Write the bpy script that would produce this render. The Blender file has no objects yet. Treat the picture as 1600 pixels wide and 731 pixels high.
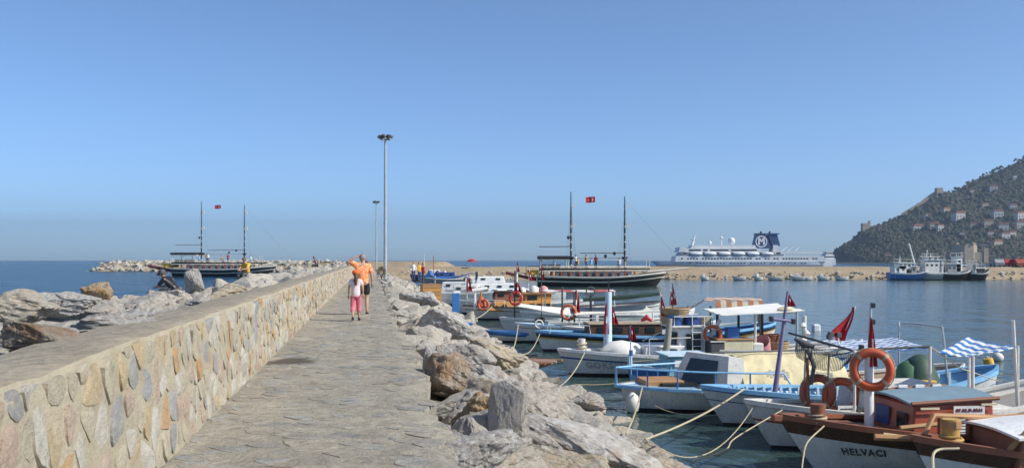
import bpy, bmesh, math, random
import numpy as np
from mathutils import Vector, Matrix, noise, Euler
random.seed(7)
R = math.radians
scene = bpy.context.scene
col = scene.collection

# ------------------------------------------------------------------ camera
F, CX, HY, H = 1500.0, 800.0, 406.0, 3.4      # focal length (px of the 1600 px photo), horizon row, eye height over water
cam_d = bpy.data.cameras.new('camera'); cam = bpy.data.objects.new('camera', cam_d); col.objects.link(cam)
cam.location = (0, 0, H); cam.rotation_euler = (R(90), 0, 0)
cam_d.sensor_width = 36; cam_d.lens = 36 * F / 1600; cam_d.shift_y = 40.5 / 1600
cam_d.clip_start = 0.1; cam_d.clip_end = 60000
scene.camera = cam

# ------------------------------------------------------------------ sky and sun
SUN_AZ, SUN_EL = 110.0, 40.0                   # azimuth clockwise from the view direction
world = bpy.data.worlds.new('World'); scene.world = world; world.use_nodes = True
wn = world.node_tree; wn.nodes.clear()
sky = wn.nodes.new('ShaderNodeTexSky'); sky.sky_type = 'NISHITA'; sky.sun_disc = False
sky.sun_elevation = R(SUN_EL); sky.sun_rotation = R(SUN_AZ)
sky.altitude = 0; sky.air_density = 0.50; sky.dust_density = 0.6; sky.ozone_density = 5.0
bg = wn.nodes.new('ShaderNodeBackground'); bg.inputs[1].default_value = 0.138
wo = wn.nodes.new('ShaderNodeOutputWorld')
wb = wn.nodes.new('ShaderNodeMix'); wb.data_type = 'RGBA'; wb.blend_type = 'MULTIPLY'; wb.inputs[0].default_value = 1; wb.inputs[7].default_value = (.99, 1.02, .97, 1)   # white balance of the camera
wn.links.new(sky.outputs[0], wb.inputs[6]); wn.links.new(wb.outputs[2], bg.inputs[0]); wn.links.new(bg.outputs[0], wo.inputs[0])
sl = bpy.data.lights.new('sun', 'SUN'); sl.energy = 3.4; sl.angle = R(0.5); sl.color = (1.0, 0.95, 0.84)
so = bpy.data.objects.new('sun', sl); col.objects.link(so)
sdir = Vector((math.sin(R(SUN_AZ)) * math.cos(R(SUN_EL)), math.cos(R(SUN_AZ)) * math.cos(R(SUN_EL)), math.sin(R(SUN_EL))))
so.rotation_euler = (-sdir).to_track_quat('-Z', 'Y').to_euler(); so.location = (40, 0, 60)
scene.view_settings.view_transform = 'Standard'; scene.view_settings.look = 'None'
scene.view_settings.gamma = 1; scene.view_settings.use_curve_mapping = False
scene.view_settings.exposure = 0.62
scene.render.engine = 'CYCLES'
scene.render.resolution_x = 1024; scene.render.resolution_y = 467

# ------------------------------------------------------------------ helpers
def P(px, py, z=0.0):                         # photo pixel -> point on the level plane z
    Y = (H - z) * F / (py - HY); return Vector(((px - CX) / F * Y, Y, z))
def D(px, py, Y):                             # photo pixel -> point at distance Y
    return Vector(((px - CX) / F * Y, Y, H - (py - HY) / F * Y))
K = 0.148; JA = math.atan(K)                  # the jetty runs along (-K, 1)
def J(u, v, z): return Vector((u - K * v, v, z))
PATH_Z = 1.8

class MB:
    def __init__(s): s.v = []; s.f = []; s.m = []
    def add(s, vs, fs, mi=0):
        b = len(s.v); s.v += [tuple(p) for p in vs]
        for q in fs: s.f.append(tuple(b + i for i in q)); s.m.append(mi)
        return s
    def box(s, c, d, rot=None, mi=0, taper=1.0):
        x, y, z = d[0] / 2, d[1] / 2, d[2] / 2; t = taper
        vs = [(-x, -y, -z), (x, -y, -z), (x, y, -z), (-x, y, -z), (-x * t, -y * t, z), (x * t, -y * t, z), (x * t, y * t, z), (-x * t, y * t, z)]
        vs = [Vector(p) for p in vs]
        if rot is not None:
            M = rot if isinstance(rot, Matrix) else Matrix.Rotation(rot, 3, 'Z')
            vs = [M @ p for p in vs]
        c = Vector(c)
        return s.add([p + c for p in vs], [(0, 3, 2, 1), (4, 5, 6, 7), (0, 1, 5, 4), (1, 2, 6, 5), (2, 3, 7, 6), (3, 0, 4, 7)], mi)
    def hexa(s, lo, hi, mi=0):                # bottom quad, top quad (any shape)
        return s.add(list(lo) + list(hi), [(0, 3, 2, 1), (4, 5, 6, 7), (0, 1, 5, 4), (1, 2, 6, 5), (2, 3, 7, 6), (3, 0, 4, 7)], mi)
    def tube(s, pts, r, n=8, closed=False, mi=0, cap=True):
        pts = [Vector(p) for p in pts]; N = len(pts); vs = []; fs = []; up = None
        for i, p in enumerate(pts):
            if closed: t = pts[(i + 1) % N] - pts[i - 1]
            else: t = pts[min(i + 1, N - 1)] - pts[max(i - 1, 0)]
            if t.length < 1e-9: t = Vector((0, 0, 1))
            t.normalize()
            if up is None: up = Vector((0, 0, 1)) if abs(t.z) < .9 else Vector((1, 0, 0))
            a = t.cross(up)
            if a.length < 1e-6: a = t.orthogonal()
            a.normalize(); b = a.cross(t).normalized(); up = b
            rr = r[i] if isinstance(r, (list, tuple)) else r
            for k in range(n):
                w = 2 * math.pi * k / n; vs.append(p + a * (math.cos(w) * rr) + b * (math.sin(w) * rr))
        L = N if closed else N - 1
        for i in range(L):
            j = (i + 1) % N
            for k in range(n):
                k2 = (k + 1) % n; fs.append((i * n + k, i * n + k2, j * n + k2, j * n + k))
        if cap and not closed:
            fs.append(tuple(range(n - 1, -1, -1))); fs.append(tuple((N - 1) * n + k for k in range(n)))
        return s.add(vs, fs, mi)
    def lathe(s, prof, n=16, c=(0, 0, 0), mi=0, M=None):
        c = Vector(c); vs = []; fs = []
        for r, z in prof:
            for k in range(n):
                w = 2 * math.pi * k / n; p = Vector((math.cos(w) * r, math.sin(w) * r, z))
                if M is not None: p = M @ p
                vs.append(p + c)
        for i in range(len(prof) - 1):
            for k in range(n):
                k2 = (k + 1) % n; fs.append((i * n + k, i * n + k2, (i + 1) * n + k2, (i + 1) * n + k))
        fs.append(tuple(range(n - 1, -1, -1))); fs.append(tuple((len(prof) - 1) * n + k for k in range(n)))
        return s.add(vs, fs, mi)
    def prism(s, poly, a, b, axis='y', mi=0):  # polygon in the other two axes, extruded from a to b
        def mk(p, q, t): return {'y': (p, t, q), 'x': (t, p, q), 'z': (p, q, t)}[axis]
        n = len(poly); vs = [mk(p, q, a) for p, q in poly] + [mk(p, q, b) for p, q in poly]
        fs = [tuple(range(n)), tuple(range(2 * n - 1, n - 1, -1))] + [(i, i + n, (i + 1) % n + n, (i + 1) % n) for i in range(n)]
        return s.add(vs, fs, mi)
    def grid(s, fn, nu, nv, thick=0.0, mi=0, mifn=None):
        b = [fn(i / nu, j / nv) for i in range(nu + 1) for j in range(nv + 1)]; w = nv + 1
        fs = [(i * w + j, (i + 1) * w + j, (i + 1) * w + j + 1, i * w + j + 1) for i in range(nu) for j in range(nv)]
        base = len(s.v); s.v += [tuple(p) for p in b]
        for k, q in enumerate(fs):
            s.f.append(tuple(base + t for t in q)); s.m.append(mifn((k // nv + .5) / nu, (k % nv + .5) / nv) if mifn else mi)
        if thick:
            o = len(s.v); s.v += [(p[0], p[1], p[2] - thick) for p in b]
            for k, q in enumerate(fs):
                s.f.append(tuple(o + t for t in reversed(q))); s.m.append(mifn((k // nv + .5) / nu, (k % nv + .5) / nv) if mifn else mi)
            rim = [j for j in range(w)] + [i * w + nv for i in range(1, nu + 1)] + [nu * w + j for j in range(nv - 1, -1, -1)] + [i * w for i in range(nu - 1, 0, -1)]
            for k in range(len(rim)):
                a, c = rim[k], rim[(k + 1) % len(rim)]; s.f.append((base + c, base + a, o + a, o + c)); s.m.append(mi)
        return s
    def mesh(s, name, mats, smooth=False, bevel=0, fixn=True):
        me = bpy.data.meshes.new(name); me.from_pydata(s.v, [], s.f); me.update()
        for m in (mats if isinstance(mats, (list, tuple)) else [mats]): me.materials.append(m)
        me.polygons.foreach_set('material_index', s.m)
        if fixn or bevel:
            bm = bmesh.new(); bm.from_mesh(me)
            if fixn: bmesh.ops.recalc_face_normals(bm, faces=bm.faces)
            if bevel: bmesh.ops.bevel(bm, geom=[e for e in bm.edges if len(e.link_faces) == 2 and e.calc_face_angle(0) > .6], offset=bevel, segments=1, affect='EDGES', clamp_overlap=True)
            bm.to_mesh(me); bm.free()
        if smooth:
            me.polygons.foreach_set('use_smooth', [True] * len(me.polygons))
            try: me.set_sharp_from_angle(angle=R(smooth if smooth > 1 else 40))
            except Exception: pass
        me.update(); return me

def link(o, parent=None):
    col.objects.link(o)
    if parent is not None: o.parent = parent
    return o
def tag(o, label=None, cat=None, group=None, kind=None):
    if label: o['label'] = label
    if cat: o['category'] = cat
    if group: o['group'] = group
    if kind: o['kind'] = kind
    return o
def obj(name, mb, mats, parent=None, smooth=False, bevel=0, fixn=True, **kw):
    me = mb.mesh(name, mats, smooth, bevel, fixn) if isinstance(mb, MB) else mb
    o = bpy.data.objects.new(name, me); link(o, parent)
    return tag(o, **kw)
def empty(name, loc, rz=0, **kw):
    o = bpy.data.objects.new(name, None); o.empty_display_size = .2; link(o)
    o.location = loc; o.rotation_euler = (0, 0, rz); return tag(o, **kw)
def copy_tree(o, parent=None):
    c = o.copy(); col.objects.link(c); c.parent = parent
    for ch in list(o.children): copy_tree(ch, c)
    return c
def box(name, c, d, m, parent=None, rot=None, bevel=0, taper=1.0, **kw):
    return obj(name, MB().box(c, d, rot, 0, taper), m, parent, bevel=bevel, **kw)
def tubeo(name, pts, r, m, parent=None, n=8, **kw):
    return obj(name, MB().tube(pts, r, n), m, parent, smooth=True, **kw)
def lerp(a, b, t): return a + (b - a) * t
def curve_pts(pts, n):                        # Catmull-Rom through control points
    pts = [Vector(p) for p in pts]; q = [pts[0] * 2 - pts[1]] + pts + [pts[-1] * 2 - pts[-2]]; out = []
    for i in range(1, len(q) - 2):
        for k in range(n):
            t = k / n; a, b, c, d = q[i - 1], q[i], q[i + 1], q[i + 2]
            out.append(.5 * ((2 * b) + (c - a) * t + (2 * a - 5 * b + 4 * c - d) * t * t + (3 * b - a - 3 * c + d) * t ** 3))
    return out + [pts[-1]]
def sag(a, b, s, n=14):
    a, b = Vector(a), Vector(b)
    return [a.lerp(b, i / n) - Vector((0, 0, s * 4 * (i / n) * (1 - i / n))) for i in range(n + 1)]

# ------------------------------------------------------------------ materials
def newmat(name):
    m = bpy.data.materials.new(name); m.use_nodes = True
    nt = m.node_tree; return m, nt, nt.nodes['Principled BSDF']
def N(nt, t, **kw):
    n = nt.nodes.new(t)
    for k, v in kw.items():
        if k == 'inp':
            for a, b in v.items(): n.inputs[a].default_value = b
        else: setattr(n, k, v)
    return n
def ramp(nt, fac, stops, interp='LINEAR'):
    r = nt.nodes.new('ShaderNodeValToRGB'); r.color_ramp.interpolation = interp
    els = r.color_ramp.elements
    while len(els) < len(stops): els.new(.5)
    for e, (p, c) in zip(els, stops): e.position = p; e.color = (*c, 1) if len(c) == 3 else c
    nt.links.new(fac, r.inputs[0]); return r
def mixc(nt, fac, a, b, mode='MIX'):
    m = nt.nodes.new('ShaderNodeMix'); m.data_type = 'RGBA'; m.blend_type = mode
    for v, k in ((fac, 0), (a, 6), (b, 7)):
        if hasattr(v, 'is_output'): nt.links.new(v, m.inputs[k])
        elif k == 0: m.inputs[0].default_value = v
        else: m.inputs[k].default_value = (*v, 1) if len(v) == 3 else v
    return m.outputs[2]
def noise_n(nt, scale, detail=4, rough=.55, coord=None, dist=0):
    n = nt.nodes.new('ShaderNodeTexNoise'); n.inputs['Scale'].default_value = scale; n.inputs['Detail'].default_value = detail
    n.inputs['Roughness'].default_value = rough; n.inputs['Distortion'].default_value = dist
    if coord is not None: nt.links.new(coord, n.inputs['Vector'])
    return n.outputs[0]
def bump(nt, bs, h, strength=.4, dist=.02):
    b = nt.nodes.new('ShaderNodeBump'); b.inputs['Strength'].default_value = strength; b.inputs['Distance'].default_value = dist
    nt.links.new(h, b.inputs['Height']); nt.links.new(b.outputs[0], bs.inputs['Normal']); return b
def coords(nt, kind='Object'): return nt.nodes.new('ShaderNodeTexCoord').outputs[kind]

_cache = {}
def paint(name, c, rough=.5, wear=.35, scale=3.0, metal=0.0, dirt=(.18, .15, .11), bmp=.15):
    """weathered paint / cloth / wood: base colour, broad fading, dirt in patches, fine relief"""
    if name in _cache: return _cache[name]
    m, nt, bs = newmat(name); co = coords(nt)
    a = noise_n(nt, scale, 5, .6, co); b = noise_n(nt, scale * 7, 4, .65, co)
    r1 = ramp(nt, a, [(.35, (0, 0, 0)), (.75, (1, 1, 1))])
    c1 = mixc(nt, r1.outputs[0], tuple(x * .88 for x in c), tuple(min(1, x * 1.1) for x in c))
    r2 = ramp(nt, b, [(.52, (0, 0, 0)), (.78, (wear, wear, wear))])
    c2 = mixc(nt, r2.outputs[0], c1, dirt)
    mpz = N(nt, 'ShaderNodeMapping'); mpz.inputs['Scale'].default_value = (7, 7, .7); nt.links.new(co, mpz.inputs[0])      # runs of rust and grime
    st_ = ramp(nt, noise_n(nt, 1.3, 4, .6, mpz.outputs[0]), [(.55, (0, 0, 0)), (.80, (wear * .9,) * 3)]); c2 = mixc(nt, st_.outputs[0], c2, tuple(.55 * a + .45 * b_ for a, b_ in zip(dirt, (.24, .12, .05))))
    nt.links.new(c2, bs.inputs['Base Color'])
    bs.inputs['Roughness'].default_value = rough; bs.inputs['Metallic'].default_value = metal
    if bmp: bump(nt, bs, b, bmp, .01)
    _cache[name] = m; return m

M = {}
def build_materials():
    W = dict(white=(.82, .81, .78), offwhite=(.72, .70, .64), cream=(.70, .62, .40), hullgrey=(.70, .70, .68), black=(.016, .016, .018),
             navy=(.02, .06, .22), blue=(.03, .16, .45), skyblue=(.24, .52, .80), paleblue=(.55, .70, .80), red=(.50, .025, .03), orange=(.56, .095, .03),
             brownred=(.36, .075, .035), brown=(.075, .032, .016), mahog=(.26, .09, .045), wood=(.42, .22, .09), honey=(.55, .26, .06), greydeck=(.34, .31, .26),
             yellow=(.75, .42, .04), green=(.06, .16, .08), darkgreen=(.03, .07, .05), grey=(.32, .33, .34), darkgrey=(.07, .07, .075), purple=(.20, .17, .30),
             pink=(.62, .28, .30), rope=(.50, .42, .28), basket=(.38, .26, .13), roofblue=(.20, .30, .36), tan=(.42, .33, .22), gold=(.55, .34, .09), antifoul=(.035, .02, .02),
             turq=(.20, .45, .55), skin=(.50, .29, .20), hair=(.10, .06, .035), greyhair=(.25, .22, .2))
    for k, c in W.items():
        gl = k in ('white', 'hullgrey', 'blue', 'black', 'brownred', 'skyblue', 'navy')
        M[k] = paint(k, c, rough=.42 if gl else .62, wear=.45 if k not in ('black', 'skin') else .1)
    M['cloth_white'] = paint('canvas_white', (.80, .78, .72), .85, .12, 2, bmp=.25)
    M['tarp'] = tarp = paint('cream_tarpaulin', (.70, .60, .36), .7, .15, 1.6, bmp=.6)
    M['redcloth'] = paint('red_cloth', (.42, .012, .018), .8, .08, 3)
    M['steel'] = paint('galvanised_steel', (.46, .48, .48), .42, .15, 2, metal=.35)
    M['glass'] = gl = newmat('dark_glass')[0]; b = gl.node_tree.nodes['Principled BSDF']; b.inputs['Base Color'].default_value = (.02, .03, .035, 1); b.inputs['Roughness'].default_value = .08
    M['lettering'] = paint('worn_lettering', (.035, .035, .04), .7, .85, 5, dirt=(.55, .55, .53))
    M['faint'] = paint('faded_lettering', (.34, .35, .37), .7, .8, 5, dirt=(.62, .62, .60))
    M['tyre'] = paint('rubber', (.018, .018, .018), .8, .2)
    # tarps need folds
    nt = tarp.node_tree; bs = nt.nodes['Principled BSDF']
    w = noise_n(nt, 2.2, 3, .5, coords(nt), 1.0); bump(nt, bs, w, .45, .08)
build_materials()
def stripes(name, c1, c2, freq, axis=0, rough=.85):
    m, nt, bs = newmat(name); co = coords(nt)
    sep = nt.nodes.new('ShaderNodeSeparateXYZ'); nt.links.new(co, sep.inputs[0])
    mu = N(nt, 'ShaderNodeMath', operation='MULTIPLY'); mu.inputs[1].default_value = freq; nt.links.new(sep.outputs[axis], mu.inputs[0])
    fr = N(nt, 'ShaderNodeMath', operation='FRACT'); nt.links.new(mu.outputs[0], fr.inputs[0])
    r = ramp(nt, fr.outputs[0], [(0, c1), (.5, c2)], 'CONSTANT')
    n = noise_n(nt, 4, 4, .6, co); d = ramp(nt, n, [(.3, (.75, .75, .75)), (.7, (1, 1, 1))])
    nt.links.new(mixc(nt, 1, r.outputs[0], d.outputs[0], 'MULTIPLY'), bs.inputs['Base Color']); bs.inputs['Roughness'].default_value = rough
    return m

def rock_mat(name, tones, veins=.32, sat=1):
    m, nt, bs = newmat(name)
    oi = nt.nodes.new('ShaderNodeObjectInfo'); co = coords(nt)
    off = N(nt, 'ShaderNodeVectorMath', operation='ADD'); nt.links.new(co, off.inputs[0])
    sc = N(nt, 'ShaderNodeMath', operation='MULTIPLY'); sc.inputs[1].default_value = 37; nt.links.new(oi.outputs['Random'], sc.inputs[0])
    nt.links.new(sc.outputs[0], off.inputs[1]); v = off.outputs[0]
    base = ramp(nt, oi.outputs['Random'], tones, 'LINEAR').outputs[0]
    n1 = noise_n(nt, 1.7, 6, .62, v, .6); n2 = noise_n(nt, 6, 8, .7, v, .4); n3 = noise_n(nt, 28, 6, .7, v)
    c = mixc(nt, ramp(nt, n1, [(.35, (0, 0, 0)), (.7, (1, 1, 1))]).outputs[0], base, (.44, .40, .34))
    # rusty / ochre stains
    c = mixc(nt, ramp(nt, noise_n(nt, 2.6, 5, .6, v, 1.0), [(.54, (0, 0, 0)), (.72, (.75, .75, .75))]).outputs[0], c, (.40, .24, .12))
    # dark cracks and pale crusts
    c = mixc(nt, ramp(nt, n2, [(.30, (.85, .85, .85)), (.46, (0, 0, 0))]).outputs[0], c, (.09, .085, .08))
    w = N(nt, 'ShaderNodeTexWave', inp={'Scale': 1.6, 'Distortion': 9, 'Detail': 5, 'Detail Scale': 1.6, 'Detail Roughness': .65}); nt.links.new(v, w.inputs['Vector'])
    c = mixc(nt, ramp(nt, w.outputs['Fac'], [(.72, (0, 0, 0)), (.95, (veins, veins, veins))]).outputs[0], c, (.58, .55, .50))
    c = mixc(nt, ramp(nt, n3, [(.25, (.6, .6, .6)), (.6, (1, 1, 1))]).outputs[0], (.5, .5, .5), c, 'MULTIPLY') if False else mixc(nt, .55, c, ramp(nt, n3, [(.3, (.45, .44, .43)), (.68, (1.1, 1.1, 1.1))]).outputs[0], 'MULTIPLY')
    nt.links.new(c, bs.inputs['Base Color']); bs.inputs['Roughness'].default_value = .88
    mx = N(nt, 'ShaderNodeMath', operation='MULTIPLY_ADD'); nt.links.new(n3, mx.inputs[0]); mx.inputs[1].default_value = .35; nt.links.new(n2, mx.inputs[2])
    bump(nt, bs, mx.outputs[0], .9, .06)
    return m
M['rock'] = rock_mat('limestone_boulder', [(0, (.38, .378, .375)), (.2, (.46, .43, .38)), (.4, (.50, .44, .34)), (.55, (.40, .398, .395)), (.7, (.46, .38, .28)), (.85, (.44, .40, .36)), (1, (.52, .50, .46))])
M['rock_grey'] = rock_mat('grey_limestone', [(0, (.40, .40, .40)), (1, (.50, .48, .46))], .8)
M['rock_tan'] = rock_mat('tan_limestone', [(0, (.50, .40, .25)), (1, (.55, .44, .28))], .3)
M['rock_ochre'] = rock_mat('ochre_limestone', [(0, (.45, .26, .08)), (1, (.48, .28, .09))], .1)
M['rock_brown'] = rock_mat('rusty_limestone', [(0, (.26, .15, .07)), (1, (.30, .17, .08))], .15)
# ================================================================== THE SETTING
# --- water
def water(name, basec, wave, rough, sc, mid=1.0, spec=.5):
    m, nt, bs = newmat(name)
    geo = nt.nodes.new('ShaderNodeNewGeometry')
    mp = N(nt, 'ShaderNodeMapping'); nt.links.new(geo.outputs['Position'], mp.inputs[0]); mp.inputs['Rotation'].default_value = (0, 0, .35); mp.inputs['Scale'].default_value = (1, .55, 1)
    v = mp.outputs[0]
    a = noise_n(nt, sc, 3, .5, v); b = noise_n(nt, sc * .22, 4, .55, v); c = noise_n(nt, sc * 4.5, 3, .6, v)
    m1 = N(nt, 'ShaderNodeMath', operation='MULTIPLY_ADD'); nt.links.new(b, m1.inputs[0]); m1.inputs[1].default_value = 3.0 * mid; nt.links.new(a, m1.inputs[2])
    m2 = N(nt, 'ShaderNodeMath', operation='MULTIPLY_ADD'); nt.links.new(c, m2.inputs[0]); m2.inputs[1].default_value = .22; nt.links.new(m1.outputs[0], m2.inputs[2])
    bump(nt, bs, m2.outputs[0], 1.0, wave)
    bs.inputs['Base Color'].default_value = (*basec, 1); bs.inputs['Roughness'].default_value = rough; bs.inputs['IOR'].default_value = 1.333; bs.inputs['Specular IOR Level'].default_value = spec
    return m
SEA = 5000
obj('sea', MB().add([(-SEA, -60, 0), (SEA, -60, 0), (SEA, SEA, 0), (-SEA, SEA, 0)], [(0, 1, 2, 3)]), water('sea_water', (.003, .042, .090), .75, .16, .9, spec=.06), kind='structure')
obj('harbour_water', MB().add([J(2, -30, .004), (260, -30, .004), (260, 172, .004), J(2, 172, .004)], [(0, 1, 2, 3)]), water('harbour_water', (.040, .074, .070), .075, .10, 1.6), kind='structure')

# --- rubble core of the jetty
V0, V1 = -14, 250
def ground_mat(name, a, b, sc=1.2, bm=.8, dark=(.06, .055, .05)):
    m, nt, bs = newmat(name); geo = nt.nodes.new('ShaderNodeNewGeometry'); v = geo.outputs['Position']
    n1 = noise_n(nt, sc, 6, .6, v); n2 = noise_n(nt, sc * 9, 6, .7, v); vo = N(nt, 'ShaderNodeTexVoronoi', inp={'Scale': sc * 5}); nt.links.new(v, vo.inputs['Vector'])
    c = mixc(nt, ramp(nt, n1, [(.35, (0, 0, 0)), (.65, (1, 1, 1))]).outputs[0], a, b)
    c = mixc(nt, ramp(nt, n2, [(.3, (.8, .8, .8)), (.48, (0, 0, 0))]).outputs[0], c, dark)
    nt.links.new(c, bs.inputs['Base Color']); bs.inputs['Roughness'].default_value = .95
    s = N(nt, 'ShaderNodeMath', operation='ADD'); nt.links.new(n2, s.inputs[0]); nt.links.new(vo.outputs['Distance'], s.inputs[1]); bump(nt, bs, s.outputs[0], bm, .08); return m
M['rubble'] = ground_mat('rubble_fill', (.20, .18, .15), (.30, .26, .20))
M['earth'] = ground_mat('packed_earth', (.30, .225, .14), (.38, .30, .19), .25, .6, (.20, .14, .08))
PROF = [(-13.0, -1.2), (-9.4, .0), (-6.4, 1.8), (-3.2, 1.95), (-2.0, 2.1), (-2.0, 1.45), (.35, 1.45), (.85, 1.25), (2.4, .85), (5.6, -.55), (7, -1.4)]
def zprof(u):
    if u < -2.05: T = [(-13.0, -1.2), (-9.2, .2), (-5.9, 2.2), (-3.4, 2.32), (-2.1, 2.38)]
    else: T = [(.5, 1.62), (1.3, 1.35), (3.0, .75), (5.0, -.18), (7.0, -1.3)]
    if u <= T[0][0]: return T[0][1]
    for (a, b), (c, d) in zip(T, T[1:]):
        if u <= c: return lerp(b, d, (u - a) / (c - a))
    return T[-1][1]
mb = MB()
vv = [V0 + (V1 - V0) * i / 12 for i in range(13)]
for v in vv:
    for u, z in PROF: mb.v.append(tuple(J(u, v, z)))
n = len(PROF)
for i in range(12):
    for j in range(n - 1): mb.f.append((i * n + j, i * n + j + 1, (i + 1) * n + j + 1, (i + 1) * n + j)); mb.m.append(0)
obj('breakwater_core', mb, M['rubble'], kind='structure')

# --- voronoi cells (for the rubble wall and the paving)
def voronoi(seeds, bounds, cell):
    x0, x1, y0, y1 = bounds; grid = {}
    for i, (x, y) in enumerate(seeds): grid.setdefault((int(x // cell), int(y // cell)), []).append(i)
    out = []
    for i, (x, y) in enumerate(seeds):
        poly = [(x0, y0), (x1, y0), (x1, y1), (x0, y1)]
        gx, gy = int(x // cell), int(y // cell)
        nb = [j for a in range(gx - 2, gx + 3) for b in range(gy - 2, gy + 3) for j in grid.get((a, b), ()) if j != i]
        nb.sort(key=lambda j: (seeds[j][0] - x) ** 2 + (seeds[j][1] - y) ** 2)
        for j in nb[:18]:
            px, py = seeds[j]; mx, my = (px + x) / 2, (py + y) / 2; dx, dy = px - x, py - y; new = []
            L = len(poly)
            for k in range(L):
                a, b = poly[k], poly[(k + 1) % L]
                da = (a[0] - mx) * dx + (a[1] - my) * dy; db = (b[0] - mx) * dx + (b[1] - my) * dy
                if da <= 0: new.append(a)
                if da * db < 0: t = da / (da - db); new.append((a[0] + (b[0] - a[0]) * t, a[1] + (b[1] - a[1]) * t))
            poly = new
            if len(poly) < 3: break
        out.append(poly)
    return out
def rounded(poly, gap, it=1):
    cx = sum(p[0] for p in poly) / len(poly); cy = sum(p[1] for p in poly) / len(poly)
    q = []
    for x, y in poly:
        d = math.hypot(x - cx, y - cy); t = max(.2, (d - gap) / d) if d > 0 else 0
        q.append((cx + (x - cx) * t, cy + (y - cy) * t))
    for _ in range(it):
        r = []
        for k in range(len(q)):
            a, b = q[k], q[(k + 1) % len(q)]
            r.append((a[0] * .78 + b[0] * .22, a[1] * .78 + b[1] * .22)); r.append((a[0] * .22 + b[0] * .78, a[1] * .22 + b[1] * .78))
        q = r
    return q, (cx, cy)

# --- path: mortar bed + paving stones
def damp(nt, v, c):                           # the damp oily patch at the foot of the wall
    d = N(nt, 'ShaderNodeVectorMath', operation='SUBTRACT'); nt.links.new(v, d.inputs[0]); d.inputs[1].default_value = P(455, 564, PATH_Z)
    sc = N(nt, 'ShaderNodeVectorMath', operation='MULTIPLY'); nt.links.new(d.outputs[0], sc.inputs[0]); sc.inputs[1].default_value = (2.4, 1.5, 0)
    ln = N(nt, 'ShaderNodeVectorMath', operation='LENGTH'); nt.links.new(sc.outputs[0], ln.inputs[0])
    wob = N(nt, 'ShaderNodeMath', operation='MULTIPLY_ADD'); nt.links.new(noise_n(nt, 3, 4, .6, v), wob.inputs[0]); wob.inputs[1].default_value = 1.1; nt.links.new(ln.outputs['Value'], wob.inputs[2])
    hf = N(nt, 'ShaderNodeMath', operation='MULTIPLY'); nt.links.new(wob.outputs[0], hf.inputs[0]); hf.inputs[1].default_value = .5
    return mixc(nt, ramp(nt, hf.outputs[0], [(.60, (.9, .9, .9)), (.80, (0, 0, 0))]).outputs[0], c, (.07, .055, .04))
def stone_mat(name, c, veins=.25, bm=.6, dust=(.40, .33, .22)):
    m, nt, bs = newmat(name); geo = nt.nodes.new('ShaderNodeNewGeometry'); v = geo.outputs['Position']
    n1 = noise_n(nt, 5, 5, .65, v, .5); n2 = noise_n(nt, 22, 6, .7, v); n0 = noise_n(nt, 1.1, 3, .6, v)
    a = mixc(nt, ramp(nt, n1, [(.3, (0, 0, 0)), (.7, (1, 1, 1))]).outputs[0], tuple(x * .72 for x in c), tuple(min(.9, x * 1.18) for x in c))
    a = mixc(nt, ramp(nt, n2, [(.55, (0, 0, 0)), (.8, (veins, veins, veins))]).outputs[0], a, (.66, .62, .54))
    a = mixc(nt, ramp(nt, n0, [(.4, (0, 0, 0)), (.75, (.55, .55, .55))]).outputs[0], a, dust)
    n9 = noise_n(nt, 9, 6, .75, v, .8); a = mixc(nt, ramp(nt, n9, [(.54, (0, 0, 0)), (.68, (.6, .6, .6))]).outputs[0], a, dust); a = mixc(nt, ramp(nt, noise_n(nt, 34, 5, .7, v), [(.30, (.75, .75, .75)), (.42, (0, 0, 0))]).outputs[0], a, (.15, .13, .11))
    if 'paving' in name:
        a = mixc(nt, .75, a, ramp(nt, noise_n(nt, 4.2, 6, .72, v, .9), [(.32, (.55, .54, .52)), (.62, (1.12, 1.11, 1.08))]).outputs[0], 'MULTIPLY'); a = damp(nt, v, a)
    nt.links.new(a, bs.inputs['Base Color']); bs.inputs['Roughness'].default_value = .85
    s = N(nt, 'ShaderNodeMath', operation='ADD'); nt.links.new(n1, s.inputs[0]); nt.links.new(n2, s.inputs[1]); bump(nt, bs, s.outputs[0], bm, .03); return m
PS = [stone_mat('paving_stone_grey', (.32, .318, .30), .2, .9, (.41, .372, .30)), stone_mat('paving_stone_tan', (.35, .31, .25), .2, .9, (.41, .372, .30)), stone_mat('paving_stone_buff', (.33, .31, .27), .25, .9, (.41, .372, .30)), stone_mat('paving_stone_dark', (.26, .255, .25), .15, .9, (.41, .372, .30))]
def path_mat():
    m, nt, bs = newmat('sandy_mortar'); geo = nt.nodes.new('ShaderNodeNewGeometry'); v = geo.outputs['Position']
    n1 = noise_n(nt, 1.3, 6, .65, v, .4); n2 = noise_n(nt, 14, 6, .7, v); n3 = noise_n(nt, .8, 4, .6, v, .6)
    c = mixc(nt, ramp(nt, n1, [(.35, (0, 0, 0)), (.68, (1, 1, 1))]).outputs[0], (.29, .262, .215), (.43, .385, .305))
    c = mixc(nt, ramp(nt, n2, [(.28, (.7, .7, .7)), (.45, (0, 0, 0))]).outputs[0], c, (.16, .14, .12))
    c = mixc(nt, .75, c, ramp(nt, noise_n(nt, 4.2, 6, .72, v, .9), [(.32, (.55, .54, .52)), (.62, (1.12, 1.11, 1.08))]).outputs[0], 'MULTIPLY'); c = damp(nt, v, c)
    nt.links.new(c, bs.inputs['Base Color']); bs.inputs['Roughness'].default_value = .92
    s = N(nt, 'ShaderNodeMath', operation='ADD'); nt.links.new(n1, s.inputs[0]); nt.links.new(n2, s.inputs[1]); bump(nt, bs, s.outputs[0], .8, .05); return m
M['path'] = path_mat()
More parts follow.
